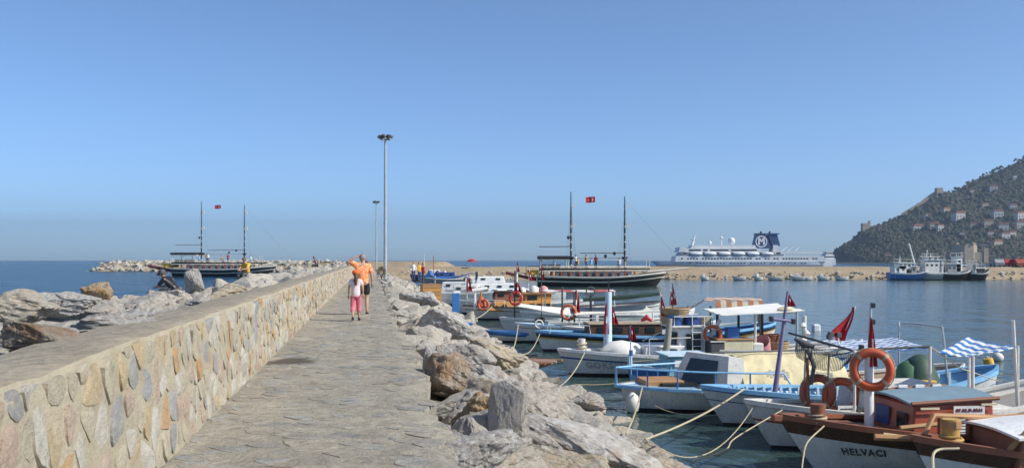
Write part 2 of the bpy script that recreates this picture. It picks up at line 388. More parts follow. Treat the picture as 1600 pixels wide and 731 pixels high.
def edge_u(v):   # the broken harbour-side edge of the path
    return .70 + .16 * noise.noise((v * .45, 3.1, 0)) + .13 * noise.noise((v * 1.3, 7.7, 0)) + .10 * noise.noise((v * 3.3, 1.2, 0)) + (.08 if 12 < v < 20 else 0)
mb = MB(); NV = 420
def pv(i): return 2.5 + 197 * (i / NV) ** 1.6
for i in range(NV + 1):
    v = pv(i); e = edge_u(v)
    for k in range(13):
        u = lerp(-1.62, e, k / 12); z = PATH_Z - .005 + .022 * noise.noise((u * 1.3, v * 1.3, 0)) - (.05 if k == 12 else 0)
        mb.v.append(tuple(J(u, v, z)))
    mb.v.append(tuple(J(e - .03, v, PATH_Z - .48)))
for i in range(NV):
    for k in range(13): mb.f.append((i * 14 + k, i * 14 + k + 1, (i + 1) * 14 + k + 1, (i + 1) * 14 + k)); mb.m.append(0)
path = obj('path', mb, M['path'], kind='structure', smooth=50)

random.seed(21)
seeds = []; v = 4.2
while v < 95:
    st = .30 if v < 30 else .42
    for k in range(int(2.5 / st) + 1):
        seeds.append((-1.66 + k * st + random.uniform(-.5, .5) * st, v + random.uniform(-.5, .5) * st))
    v += st * .82
cells = voronoi(seeds, (-1.60, 1.2, 3.8, 96), .5)
items = []
for (su, sv), poly in zip(seeds, cells):
    if len(poly) < 3 or su > edge_u(sv) - .10 or su < -1.58: continue
    if random.random() < .22: continue
    items.append((sv, poly))
items.sort(key=lambda t: t[0])
rest = MB()
for idx, (sv, poly) in enumerate(items):
    q, (cx, cy) = rounded(poly, random.uniform(.004, .03))
    q = [(min(a, edge_u(b) - .02), b) for a, b in q]
    hgt = random.uniform(-.009, .002); mi = random.choices([0, 1, 2, 3], [4, 5, 5, 2])[0]; tx, ty = random.uniform(-.02, .02), random.uniform(-.02, .02)
    g = MB() if idx < 300 else rest
    L = len(q); vs = []
    for lay, (sc, dz) in enumerate(((1.0, -.05), (.96, hgt * .6), (.72, hgt))):
        for a, b in q:
            a2, b2 = cx + (a - cx) * sc, cy + (b - cy) * sc
            z = PATH_Z + dz + (0 if lay == 0 else (a2 - cx) * tx + (b2 - cy) * ty) + .022 * noise.noise((a2 * 1.3, b2 * 1.3, 0)); vs.append(J(a2, b2, z))
    fs = [(k, (k + 1) % L, L + (k + 1) % L, L + k) for k in range(L)] + [(L + k, L + (k + 1) % L, 2 * L + (k + 1) % L, 2 * L + k) for k in range(L)] + [tuple(range(2 * L, 3 * L))]
    g.add(vs, fs, mi if idx >= 300 else 0)
    if idx < 300: obj('paving_stone', g, PS[mi], path, smooth=45, fixn=False)
obj('far_paving_stones', rest, PS, path, kind='stuff', smooth=45, fixn=False)

# --- parapet wall
WT = 2.82; WU0, WU1 = -2.22, -1.62
wall = empty('parapet_wall', J(-1.9, 10, PATH_Z), label='long rubble stone parapet wall with flat concrete top along the path', cat='wall')
bpy.context.view_layer.update(); WI = wall.matrix_world.inverted()
def WL(u, v, z): return WI @ J(u, v, z)
def mort():
    m, nt, bs = newmat('cream_mortar'); v = nt.nodes.new('ShaderNodeNewGeometry').outputs['Position']
    n1 = noise_n(nt, 2.2, 6, .65, v, .5); n2 = noise_n(nt, 18, 6, .7, v)
    c = mixc(nt, ramp(nt, n1, [(.35, (0, 0, 0)), (.7, (1, 1, 1))]).outputs[0], (.36, .31, .22), (.47, .41, .30))
    c = mixc(nt, ramp(nt, n2, [(.3, (.5, .5, .5)), (.46, (0, 0, 0))]).outputs[0], c, (.26, .21, .15))
    nt.links.new(c, bs.inputs['Base Color']); bs.inputs['Roughness'].default_value = .95
    s = N(nt, 'ShaderNodeMath', operation='ADD'); nt.links.new(n1, s.inputs[0]); nt.links.new(n2, s.inputs[1]); bump(nt, bs, s.outputs[0], .7, .05); return m
M['mortar'] = mort()
M['coping'] = ground_mat('weathered_concrete', (.27, .23, .17), (.35, .30, .225), 1.6, .5, (.20, .17, .13))
def topz(v): return WT + .03 * noise.noise((v * .5, 0, 9)) + .02 * noise.noise((v * 2.1, 5, 9))
mb = MB(); NW = 260
for i in range(NW + 1):
    v = 2.2 + 196 * (i / NW) ** 1.5
    for k, h in enumerate((-.1, .15, .35, .55, .75, .93, 1.0)):
        z = PATH_Z + h * (topz(v) - PATH_Z)
        u = WU1 - .05 * h + .018 * noise.noise((v * 2, z * 3, 0)) - (.03 if k == 6 else 0)
        mb.v.append(tuple(WL(u, v, z)))
for i in range(NW):
    for k in range(6): mb.f.append((i * 7 + k, (i + 1) * 7 + k, (i + 1) * 7 + k + 1, i * 7 + k + 1)); mb.m.append(0)
obj('mortar_face', mb, M['mortar'], wall, smooth=60)
mb = MB()
for i in range(NW + 1):
    v = 2.2 + 196 * (i / NW) ** 1.5; z = topz(v)
    us = [WU1 - .081, WU1 - .10, -1.85, -2.0, -2.15, WU0 - .12 + .1 * noise.noise((v * .9, 0, 2)), WU0 - .25]
    for k, u in enumerate(us):
        dz = [-.012, .0, .014, .016, .01, -.01, -.7][k]
        mb.v.append(tuple(WL(u + (.02 * noise.noise((v * 3, k, 4)) if 0 < k < 5 else 0), v, z + dz + .012 * noise.noise((u * 4, v * 3, 1)))))
for i in range(NW):
    for k in range(6): mb.f.append((i * 7 + k, (i + 1) * 7 + k, (i + 1) * 7 + k + 1, i * 7 + k + 1)); mb.m.append(0)
obj('coping', mb, M['coping'], wall, smooth=60)
WS = [stone_mat('wall_stone_cream', (.42, .37, .27), .3, .9, (.43, .375, .275)), stone_mat('wall_stone_grey', (.29, .29, .29), .5, .9, (.43, .375, .275)), stone_mat('wall_stone_orange', (.44, .25, .11), .35, .9, (.43, .375, .275)),
      stone_mat('wall_stone_pink', (.42, .31, .24), .4, .9, (.43, .375, .275)), stone_mat('wall_stone_sand', (.43, .33, .19), .3, .9, (.43, .375, .275)), stone_mat('wall_stone_pale', (.47, .44, .38), .4, .9, (.43, .375, .275))]
random.seed(5); seeds = []; AN = 1.05
v = 3.2
while v < 75:
    st = random.uniform(.20, .40) if v < 35 else .36
    h = random.uniform(.02, .14)
    while h < 1.02:
        seeds.append((v + random.uniform(-.55, .55) * st, h * AN)); h += random.uniform(.14, .32)
    v += st
cells = voronoi(seeds, (2.8, 75, .0, 1.0 * AN), .4)
rest = MB(); cnt = 0
for (sv, sh), poly in sorted(zip(seeds, cells), key=lambda t: t[0][0]):
    if len(poly) < 3: continue
    poly = [(a, b / AN) for a, b in poly]
    q, (cx, cy) = rounded(poly, random.uniform(.008, .034), 1)
    dep = random.uniform(.003, .020); mi = random.choices(range(6), [9, 4, 2.6, 3, 4, 6])[0]
    L = len(q); vs = []; tx, ty = random.uniform(-.12, .12), random.uniform(-.12, .12)
    for sc, dz in ((1.0, -.03), (.95, dep * .55), (.72, dep), (.3, dep * 1.08)):
        for k, (a, b) in enumerate(q):
            a2, b2 = cx + (a - cx) * sc, cy + (b - cy) * sc
            o = dz + (0 if dz < 0 else (a2 - cx) * tx + (b2 - cy) * ty + .012 * noise.noise((a2 * 9, b2 * 9, 3)))
            z = PATH_Z + b2 * (topz(a2) - PATH_Z) * .985
            vs.append(WL(WU1 - .05 * b2 + o, a2, z))
    fs = [(r * L + k, (r * L) + (k + 1) % L, (r + 1) * L + (k + 1) % L, (r + 1) * L + k) for r in range(3) for k in range(L)] + [tuple(range(3 * L, 4 * L))]
    near = sv > 4.4 and cnt < 300
    g = MB() if near else rest
    g.add(vs, fs, 0 if near else mi)
    if near: obj('stone', g, WS[mi], wall, smooth=50, fixn=True); cnt += 1
obj('far_stones', rest, WS, wall, kind='stuff', smooth=50)
# ================================================================== BOULDERS
def boulder_mesh(name, seed, mat, sub=2, npts=16, flat=1.0, rough=.10, pits=0, fine=.10):
    rnd = random.Random(seed); bm = bmesh.new()
    for _ in range(npts):
        p = Vector((rnd.gauss(0, 1), rnd.gauss(0, 1), rnd.gauss(0, 1))).normalized() * rnd.uniform(.86, 1.06)
        p = p.lerp(p / max(abs(p.x), abs(p.y), abs(p.z)) * .9, .55)
        bm.verts.new((p.x, p.y, p.z * flat))
    r = bmesh.ops.convex_hull(bm, input=bm.verts)
    bmesh.ops.delete(bm, geom=[g for g in r['geom_interior'] if isinstance(g, bmesh.types.BMVert)], context='VERTS')
    bmesh.ops.bevel(bm, geom=bm.edges[:], offset=.045, segments=1, affect='EDGES', clamp_overlap=True)
    bmesh.ops.triangulate(bm, faces=bm.faces[:])
    for _ in range(sub):
        bmesh.ops.subdivide_edges(bm, edges=[e for e in bm.edges if e.calc_length() > fine], cuts=1, use_grid_fill=True)
        bmesh.ops.triangulate(bm, faces=bm.faces[:])
    s = Vector((seed * 3.7, seed * 1.3, seed * .7)); bm.normal_update()
    for vt in bm.verts:
        p = vt.co
        d = rough * .8 * noise.fractal(p * 1.3 + s, 1.0, 2.1, 4) + rough * .4 * (abs(noise.noise(p * 3.5 + s)) - .3) + rough * .25 * noise.noise(p * 9 + s)
        # layered breaks
        d += rough * .16 * (math.floor((p.z * 1.3 + p.x * .8 + .5 * noise.noise(p + s)) * 4) % 2)
        dd = noise.voronoi(p * 1.7 + s)[0]; e_ = dd[1] - dd[0]
        d -= rough * .30 * max(0, .08 - e_) / .08
        d += rough * .25 * (dd[0] - .35)
        if pits:
            q = noise.noise(p * 3.2 + s * 2)
            if q > .18: d -= pits * (q - .18)
        vt.co = p + vt.normal * d
    me = bpy.data.meshes.new(name); bm.to_mesh(me); bm.free()
    me.materials.append(mat)
    me.polygons.foreach_set('use_smooth', [True] * len(me.polygons))
    try: me.set_sharp_from_angle(angle=R(26))
    except Exception: pass
    return me
ARCH = [boulder_mesh('boulder', 11 + i, M['rock'], 5, [10, 12, 14, 11, 13, 9][i % 6], [.75, .9, .65, 1.0][i % 4], [.08, .11, .07][i % 3], 0, .075) for i in range(12)]
LOW = [boulder_mesh('boulder_far', 31 + i, M['rock'], 1, 13, .8, .10) for i in range(5)]
GL = 'boulders on the sea side'; GR = 'boulders on the harbour side'
HERO = []
def hero(px, py, Y, sx, sy, sz, label, mat='rock', seed=1, npts=14, flat=.8, rough=.13, rot=(0, 0, 0), pits=0, side=GR):
    me = boulder_mesh('boulder', 100 + seed, M[mat], 6, npts, flat, rough, pits, .055)
    o = bpy.data.objects.new('boulder', me); link(o); o.location = D(px, py, Y); o.scale = (sx, sy, sz); o.rotation_euler = tuple(R(a) for a in rot)
    tag(o, label, 'boulder', side); HERO.append((o.location.copy(), max(sx, sy))); return o
# harbour side, from the front
hero(742, 722, 8.6, .52, .42, .30, 'dark shaded boulder lowest beside the near corner of the path', 'rock_grey', 1, 12, .9, .12, (8, -12, 20))
hero(860, 745, 9.3, .70, .42, .38, 'tan ochre-tinted boulder in front of the big pale slab', 'rock_tan', 2, 12, .9, .10, (0, 14, -10))
hero(935, 722, 12.3, 1.30, 1.0, .55, 'broad pale grey slab boulder sloping down to the dark water', 'rock_grey', 3, 13, .8, .10, (-8, 17, -18))
hero(1025, 738, 12.6, .55, .4, .25, 'small tan boulder at the bottom edge beside the pale slab', 'rock_tan', 4, 14, .9, .12, (0, 10, 10))
slab = hero(792, 646, 10.7, .24, .13, .40, 'upright grey slab stone standing among the near boulders', 'rock_grey', 5, 22, 1.0, .045, (4, 5, -8))
hero(741, 655, 11.4, .30, .30, .33, 'pitted ochre orange boulder left of the upright slab', 'rock_ochre', 6, 14, 1.0, .18, (0, 0, 20), .3)
hero(712, 700, 9.3, .24, .26, .20, 'small grey stone wedged against the broken path edge', 'rock', 7)
hero(838, 640, 13.2, .62, .55, .42, 'weathered grey boulder right behind the upright slab', 'rock', 8, 15, .9, .15, (0, 16, 10))
hero(806, 612, 15.0, 1.05, .55, .42, 'long grey ridge-shaped boulder sloping towards the water', 'rock_grey', 9, 12, .8, .13, (0, 17, -14))
hero(700, 590, 14.2, .42, .5, .40, 'dark red-brown boulder overhanging the gap by the path edge', 'rock_brown', 10, 12, 1, .12, (0, -8, 0))
hero(728, 562, 18.0, .70, .6, .42, 'flat-topped pinkish boulder with pale face beside the path', 'rock', 11, 12, .8, .10, (0, 8, 0))
hero(780, 560, 20.0, .85, .6, .36, 'tan rusty boulder halfway down the harbour slope', 'rock_tan', 12, 12, .8, .12, (0, 20, -10))
hero(912, 632, 19.3, .48, .45, .27, 'pale boulder perched out over the water beyond the slab', 'rock', 13, 13, .8, .14, (4, -5, 0))
hero(908, 660, 19.4, .42, .4, .30, 'wet brown-green boulder at the waterline under the perched one', 'rock_brown', 14)
hero(868, 650, 16.6, .55, .6, .40, 'cream boulder on the slope above the perched one', 'rock_tan', 15, 13, .9, .16, (0, 24, 0))
hero(668, 470, 40, 1.35, 1.0, .62, 'largest pale grey boulder lying beside the far path', 'rock_grey', 16, 12, .8, .12, (0, 12, 0))
hero(690, 512, 27, .95, .7, .62, 'square grey boulder beside the path before the blue box', 'rock_grey', 17, 12, .9, .12, (0, 10, 20))
# sea side
hero(66, 522, 6.9, .28, .26, .185, 'rust-brown faced boulder behind the near end of the wall', 'rock_brown', 21, 12, 1, .10, (0, 0, 15), 0, GL)
hero(20, 520, 7.8, .55, .42, .20, 'pale boulder capping the rust-brown one', 'rock_grey', 22, 13, .8, .12, (0, 6, 0), 0, GL)
hero(158, 505, 8.8, .50, .34, .17, 'streaked white and blue-grey boulder right of the rust-brown one', 'rock_grey', 23, 12, .9, .12, (0, -6, 25), 0, GL)
hero(152, 457, 17.5, .27, .27, .23, 'round honeycombed ochre boulder standing out against the sea', 'rock_ochre', 24, 22, 1, .12, (0, 0, 0), .55, GL)
hero(110, 474, 14.5, .55, .5, .26, 'pale blue-grey boulder left of the round ochre one', 'rock_grey', 25, 14, .8, .12, (0, 0, 0), 0, GL)
hero(308, 440, 25.5, .34, .4, .42, 'upright grey boulder beside the man in the dark cap', 'rock', 26, 12, 1, .12, (0, 10, 0), 0, GL)
hero(345, 458, 21, .62, .45, .27, 'buff flat-sided boulder on the crest beyond the seated man', 'rock_tan', 27, 11, .9, .08, (0, 0, 10), 0, GL)
hero(322, 474, 16.5, .36, .3, .14, 'dark grey broken boulder at the back of the wall top', 'rock_grey', 28, 11, .9, .12, (0, 4, 0), 0, GL)
hero(20, 478, 12, .6, .5, .28, 'pale boulder on the crest at the left edge', 'rock', 29, 12, .9, .12, (0, 0, 0), 0, GL)
hero(148, 478, 17.4, .62, .5, .27, 'low grey boulder carrying the round ochre one', 'rock', 30, 12, .9, .10, (0, 4, 30), 0, GL)
hero(282, 480, 26.8, .75, .6, .40, 'buff boulder the man in the dark cap sits on', 'rock_tan', 31, 12, .9, .10, (0, 0, 10), 0, GL)
hero(388, 448, 46, .9, .8, .48, 'grey boulder the person in yellow sits on', 'rock', 32, 12, .9, .10, (0, 0, 40), 0, GL)
hero(235, 478, 20, .7, .6, .33, 'broad pale boulder between the ochre one and the seated man', 'rock', 33, 12, .9, .10, (0, -5, 70), 0, GL)
# the rest of the armour
random.seed(77); spots = []
def scatter(u0, u1, v0, v1, s0, s1, big):
    v = v0
    while v < v1:
        st = lerp(s0, s1, min(1, (v - v0) / 70)); u = u0 + random.uniform(0, .5) * st
        while u < u1:
            r = st * random.choice([.52, .6, .66, .74, .85]) * big
            spots.append((u + random.uniform(-.2, .2) * st, v + random.uniform(-.3, .3) * st, r)); u += st * random.uniform(.75, 1.1)
        v += st * .78
scatter(1.0, 5.4, 7.0, 120, .78, 1.3, .9)
scatter(-8.6, -2.55, 4.6, 150, .85, 1.5, .92)
rocks = []
for u, v, r in spots:
    z = zprof(u) - ((.10 + .16 * min(1, max(0, (v - 14) / 20))) if u < 0 else 0); w = J(u, v, z)
    if u > 0 and u - r * .85 < edge_u(v) - .02: u = edge_u(v) + r * .85; w = J(u, v, zprof(u) - .05)
    if any((w - Vector((h.x, h.y, w.z))).length < s * .75 for h, s in HERO): continue
    rocks.append((r / w.length * (0.6 if (w.x / w.y < -.56 or w.x / w.y > .56) else 1), u, v, r, w))
rocks.sort(key=lambda t: -t[0])
tones_r = ['grey and buff boulder in the rock armour between path and moored boats', 'weathered boulder in the rock armour on the sea side of the wall']
far = MB()
for i, (a, u, v, r, w) in enumerate(rocks):
    rot = (random.uniform(-.5, .5), random.uniform(-.5, .5), random.uniform(0, 6.28))
    sc = (r * random.uniform(.85, 1.35), r * random.uniform(.75, 1.1), r * random.uniform(.55, .85))
    up = random.choice([-.08, 0, .05, .12]) if u < 0 else random.choice([-.05, 0, .05, .10])
    if i < 272:
        o = bpy.data.objects.new('boulder', random.choice(ARCH)); link(o); o.location = (w.x, w.y, w.z + up * r); o.rotation_euler = rot; o.scale = sc
        nearw = 'in the foreground' if v < 14 else ('level with the nearer moored boats' if v < 34 else 'in the distance')
        sl = ('against the broken path edge' if u < 1.7 else 'at the waterline' if u > 4.0 else 'halfway down the harbour slope') if u > 0 else ('tight behind the parapet' if u > -3.4 else 'on the seaward crest' if u > -6 else 'on the seaward slope')
        tag(o, f"{'large' if r > .72 else 'medium' if r > .55 else 'smaller'} weathered boulder {sl} {nearw}", 'boulder', GR if u > 0 else GL)
    else:
        me = random.choice(LOW); T = Matrix.Translation((w.x, w.y, w.z + up * r)) @ Euler(rot).to_matrix().to_4x4() @ Matrix.Diagonal((*sc, 1))
        far.add([T @ x.co for x in me.vertices], [tuple(p.vertices) for p in me.polygons], 0)
tag(obj('distant_boulders', far, M['rock'], smooth=38, fixn=False), 'far boulders of the breakwater running off to the horizon', 'boulders', kind='stuff')
# ================================================================== HULLS
class Hull:
    """bow stem head at local (0,0), stern towards +x, water at z = 0"""
    def __init__(h, L, B, zb, zm, zs, rake=.8, draft=.35, stern=0.0, srake=.3, tm=.45, ex=.45, bulw=.25):
        h.L, h.B, h.zb, h.zm, h.zs, h.rake, h.draft, h.stern, h.srake, h.tm, h.ex, h.bulw = L, B, zb, zm, zs, rake, draft, stern, srake, tm, ex, bulw
    def half(h, t):
        if t < h.tm: return max(.02, h.B / 2 * math.sin(math.pi / 2 * t / h.tm) ** .78)
        s = (t - h.tm) / (1 - h.tm)
        if h.stern > 0: return h.B / 2 * (1 - (1 - h.stern) * s ** 2.2)
        return max(.02, h.B / 2 * math.sqrt(max(0, 1 - s ** 2.6)))
    def sheer(h, t):
        return h.zm + (h.zb - h.zm) * max(0, 1 - t / .55) ** 1.7 + (h.zs - h.zm) * max(0, (t - .45) / .55) ** 1.8
    def pt(h, t, k, side, inset=0.0):
        S = h.sheer(t); e = lerp(1.0, h.ex, min(1, t / .4)) if t < .5 else (lerp(.8, h.ex, min(1, (1 - t) / .35)) if h.stern == 0 else h.ex)
        w = h.half(t); y = max(0, w - inset) * (max(k, 0.001) ** e)
        x = t * h.L + h.rake * (1 - k) ** 1.15 * max(0, 1 - t / .4) ** 1.4 - (h.srake * (1 - k) ** 1.3 * max(0, (t - .7) / .3) if h.stern == 0 else 0)
        return Vector((x, side * y, -h.draft + (S + h.draft) * k))
    def kz(h, t, z): return (z + h.draft) / (h.sheer(t) + h.draft)
    def build(h, root, bands, mats, cap, inner, deck_m, deck_drop=.3, n=26, cap_w=.10, cap_h=.05, deck=True, plank=True):
        """bands: list of (kind, value, material index), kind 'z' height over water or 's' distance under the sheer"""
        mb = MB(); ts = [0.0] + [(i / n) ** 1.15 for i in range(1, n)] + [1.0]
        ms = []
        for side in (-1, 1):
            rings = []
            for t in ts:
                ks = [0.0]
                for kd, val, mi in bands:
                    k1 = h.kz(t, val) if kd == 'z' else h.kz(t, h.sheer(t) - val)
                    k1 = max(ks[-1] + .001, min(1, k1)); ks += [lerp(ks[-1], k1, .5), k1]
                rings.append([h.pt(t, k, side) for k in ks])
            w = len(rings[0]); base = len(mb.v); mb.v += [tuple(p) for r in rings for p in r]
            for i in range(len(ts) - 1):
                for j in range(w - 1):
                    mb.f.append((base + i * w + j, base + (i + 1) * w + j, base + (i + 1) * w + j + 1, base + i * w + j + 1)); mb.m.append(bands[j // 2][2])
            # inside of the bulwark
            base = len(mb.v); nm = len(mats) - 1
            for t in ts:
                S = h.sheer(t); kk = h.kz(t, S - deck_drop - .06)
                mb.v += [tuple(h.pt(t, 1, side, .05)), tuple(h.pt(t, kk, side, .06) + Vector((0, 0, 0)))]
            for i in range(len(ts) - 1): mb.f.append((base + 2 * i, base + 2 * i + 1, base + 2 * i + 3, base + 2 * i + 2)); mb.m.append(nm)
            if h.stern > 0 and side == 1:
                r1 = [h.pt(1, k / 8, 1) for k in range(9)]; r2 = [h.pt(1, k / 8, -1) for k in range(9)]
                b = len(mb.v); mb.v += [tuple(p) for p in r1 + r2]
                for k in range(8): mb.f.append((b + k, b + k + 1, b + 9 + k + 1, b + 9 + k)); mb.m.append(bands[-2][2] if len(bands) > 1 else 0)
        ho = obj('hull', mb, mats, root, smooth=35, fixn=False)
        # capping rail
        for side in (-1, 1):
            g = MB(); vs = []
            for t in ts:
                p = h.pt(t, 1, side); q = h.pt(t, 1, side, cap_w); o = Vector((0, side * .025, 0))
                vs += [p + o + Vector((0, 0, cap_h)), q + Vector((0, 0, cap_h)), q - Vector((0, 0, .01)), p + o - Vector((0, 0, .035))]
            N_ = len(ts); fs = [(4 * i + a, 4 * i + (a + 1) % 4, 4 * i + 4 + (a + 1) % 4, 4 * i + 4 + a) for i in range(N_ - 1) for a in range(4)] + [(0, 1, 2, 3), (4 * N_ - 4, 4 * N_ - 3, 4 * N_ - 2, 4 * N_ - 1)]
            g.add(vs, fs); obj('gunwale', g, cap, root, smooth=35)
        if deck:
            g = MB(); vs = []
            for t in ts:
                S = h.sheer(t) - deck_drop; kk = h.kz(t, S)
                a, b = h.pt(t, kk, -1, .045), h.pt(t, kk, 1, .045)
                vs += [a, a.lerp(b, .25) + Vector((0, 0, .02)), a.lerp(b, .5) + Vector((0, 0, .03)), a.lerp(b, .75) + Vector((0, 0, .02)), b]
            g.add(vs, [(5 * i + j, 5 * i + j + 1, 5 * i + j + 6, 5 * i + j + 5) for i in range(len(ts) - 1) for j in range(4)]); obj('deck', g, deck_m, root, smooth=35)
        return ho
def plank_mat(name, c1, c2, freq=8, axis=1):
    m, nt, bs = newmat(name); co = coords(nt); sep = nt.nodes.new('ShaderNodeSeparateXYZ'); nt.links.new(co, sep.inputs[0])
    mu = N(nt, 'ShaderNodeMath', operation='MULTIPLY'); mu.inputs[1].default_value = freq; nt.links.new(sep.outputs[axis], mu.inputs[0])
    fr = N(nt, 'ShaderNodeMath', operation='FRACT'); nt.links.new(mu.outputs[0], fr.inputs[0])
    seam = ramp(nt, fr.outputs[0], [(0, (.35, .35, .35)), (.08, (1, 1, 1))])
    mp = N(nt, 'ShaderNodeMapping'); mp.inputs['Scale'].default_value = (1, 9, 9) if axis == 1 else (9, 1, 9); nt.links.new(co, mp.inputs[0])
    n = noise_n(nt, 1.6, 5, .6, mp.outputs[0]); c = mixc(nt, ramp(nt, n, [(.3, (0, 0, 0)), (.7, (1, 1, 1))]).outputs[0], c1, c2)
    nt.links.new(mixc(nt, 1, c, seam.outputs[0], 'MULTIPLY'), bs.inputs['Base Color']); bs.inputs['Roughness'].default_value = .65
    bump(nt, bs, seam.outputs[0], .3, .01); return m
M['deckwood'] = plank_mat('deck_planks', (.30, .20, .12), (.44, .32, .20))
M['deckgrey'] = plank_mat('grey_deck_planks', (.30, .28, .25), (.40, .37, .32))
M['honeyplank'] = plank_mat('varnished_planks', (.52, .24, .06), (.66, .33, .09), 3.3, 0)
def text_mb(txt, size, depth=.006):
    cu = bpy.data.curves.new('lettering', 'FONT'); cu.body = txt; cu.size = size; cu.extrude = depth; cu.offset = size * .05; cu.space_character = 1.2; cu.align_x = 'CENTER'; cu.align_y = 'CENTER'; cu.resolution_u = 3
    o = bpy.data.objects.new('lettering', cu); col.objects.link(o); dg = bpy.context.evaluated_depsgraph_get()
    me = o.evaluated_get(dg).to_mesh(); mb = MB().add([v.co.copy() for v in me.vertices], [tuple(p.vertices) for p in me.polygons]); bpy.data.objects.remove(o); bpy.data.curves.remove(cu); return mb
def place_text(txt, size, pos, xdir, up, mat, parent, name='lettering', bold=1.0):
    mb = text_mb(txt, size); xd = Vector(xdir).normalized(); u = Vector(up); u = (u - xd * u.dot(xd)).normalized(); nrm = xd.cross(u)
    mb.v = [tuple(Vector(pos) + xd * (p[0] * bold) + u * p[1] + nrm * p[2]) for p in mb.v]
    return obj(name, mb, mat, parent, fixn=False)
# ================================================================== FAR SETTING
def ridge_fn(pts):
    def f(x):
        if x <= pts[0][0]: return pts[0][1]
        for (a, b), (c, d) in zip(pts, pts[1:]):
            if x <= c: return lerp(b, d, (x - a) / (c - a))
        return pts[-1][1]
    return f
# --- the mole closing the harbour, and the sea-side arm to the left of the path
def mole(name, A, B, prof, n, mat):
    A, B = Vector(A), Vector(B); d = (B - A); nn = Vector((-d.y, d.x)).normalized(); mb = MB()
    for i in range(n + 1):
        c = A + d * (i / n)
        for k, (s, z) in enumerate(prof):
            e = min(1, i / 3, (n - i) / 3); wob = noise.noise((c.x * .13, c.y * .13, k)) ; zz = (z + .22 * wob * (z > 0)) * (e if z > 0 else 1)
            q = c + nn * (s + .5 * wob); mb.v.append((q.x, q.y, zz))
    w = len(prof)
    for i in range(n):
        for k in range(w - 1): mb.f.append((i * w + k, i * w + k + 1, (i + 1) * w + k + 1, (i + 1) * w + k)); mb.m.append(0)
    return obj(name, mb, mat, kind='structure', smooth=60)
mole('harbour_mole', (-30, 172), (175, 176), [(-6, -1), (-4.2, .2), (-1.5, 1.0), (2, 1.6), (4, 2.05), (6, 2.1), (10, 2.1), (13, 1.8), (18, -1)], 120, M['earth'])
mole('outer_breakwater', (-127, 296), (-16, 268), [(-9, -1), (-7, .3), (-2, 2.4), (1, 3.0), (5, 3.0), (9, 2.4), (14, -1)], 80, M['earth'])
def rubble_line(name, A, B, offs, n, size, label):
    rnd = random.Random(len(name)); A, B = Vector(A), Vector(B); d = B - A; nn = Vector((-d.y, d.x)).normalized(); g = MB()
    for i in range(n):
        t = rnd.random(); s, z = rnd.choice(offs); c = A + d * t + nn * (s + rnd.uniform(-.8, .8)); r = size * rnd.uniform(.35, 1)
        me = rnd.choice(LOW); T = Matrix.Translation((c.x, c.y, z + rnd.uniform(-.2, .2))) @ Euler((rnd.uniform(-.6, .6), rnd.uniform(-.6, .6), rnd.uniform(0, 6))).to_matrix().to_4x4() @ Matrix.Diagonal((r * 1.2, r, r * .8, 1))
        g.add([T @ x.co for x in me.vertices], [tuple(p.vertices) for p in me.polygons])
    tag(obj(name, g, M['farrock'], smooth=38, fixn=False), label, 'boulders', kind='stuff')
M['farrock'] = rock_mat('pale_rubble', [(0, (.48, .43, .35)), (1, (.5, .45, .36))], .3)
rubble_line('mole_rubble', (-26, 172), (170, 176), [(-4.4, .15), (-3.8, .3), (-3, .6), (-2, 1.1)], 800, .45, 'pale rubble along the waterline of the far harbour mole')
rubble_line('breakwater_rubble', (-125, 295.5), (-44, 275), [(-6.6, .3), (-5, .9), (-3.4, 1.6), (-2, 2.2), (-.5, 2.7)], 520, 1.15, 'pale boulders covering the breakwater head left of the path')

# --- hill
HZ = 1080.0
sil = [(1240, 409), (1296, 409), (1301, 397), (1310, 388), (1326, 378), (1346, 359), (1380, 349), (1410, 337), (1440, 318), (1463, 302), (1485, 299), (1520, 281), (1560, 263), (1600, 244), (1680, 200), (1780, 165), (1900, 160), (2100, 230), (2300, 330), (2500, 406)]
hz = ridge_fn([((px - CX) / F * HZ, H + (HY - py) / F * HZ) for px, py in sil])
def hill_z(x, y):
    h = hz(x); s = (y - HZ) / (230 if y < HZ else 60)
    f = max(0, 1 - abs(s)) ; f = f ** 1.15 if s < 0 else f
    b = 1.0 * noise.fractal((x * .012, y * .012, 1.0), 1.0, 2.0, 5) * 7 * min(1, h / 25) * f * (0 if abs(s) < .04 else 1)
    return h * f + b - (1.5 if f == 0 else 0)
def hill_mat():
    m, nt, bs = newmat('scrub_hillside'); v = nt.nodes.new('ShaderNodeNewGeometry').outputs['Position']
    n1 = noise_n(nt, .022, 6, .65, v, .6); n2 = noise_n(nt, .16, 6, .7, v)
    c = mixc(nt, ramp(nt, n1, [(.42, (0, 0, 0)), (.66, (1, 1, 1))]).outputs[0], (.040, .050, .026), (.12, .10, .07))
    c = mixc(nt, ramp(nt, n2, [(.42, (.8, .8, .8)), (.6, (0, 0, 0))]).outputs[0], c, (.030, .042, .020))
    nt.links.new(c, bs.inputs['Base Color']); bs.inputs['Roughness'].default_value = .95; bump(nt, bs, n2, 1, 3); return m
mb = MB(); X0, X1, Y0, Y1, nx, ny = 315, 1210, 835, 1390, 200, 90
for i in range(nx + 1):
    for j in range(ny + 1):
        x = X0 + (X1 - X0) * i / nx; y = Y0 + (Y1 - Y0) * j / ny; mb.v.append((x, y, hill_z(x, y)))
for i in range(nx):
    for j in range(ny): w = ny + 1; mb.f.append((i * w + j, (i + 1) * w + j, (i + 1) * w + j + 1, i * w + j + 1)); mb.m.append(0)
obj('hill', mb, hill_mat(), kind='structure', smooth=80)
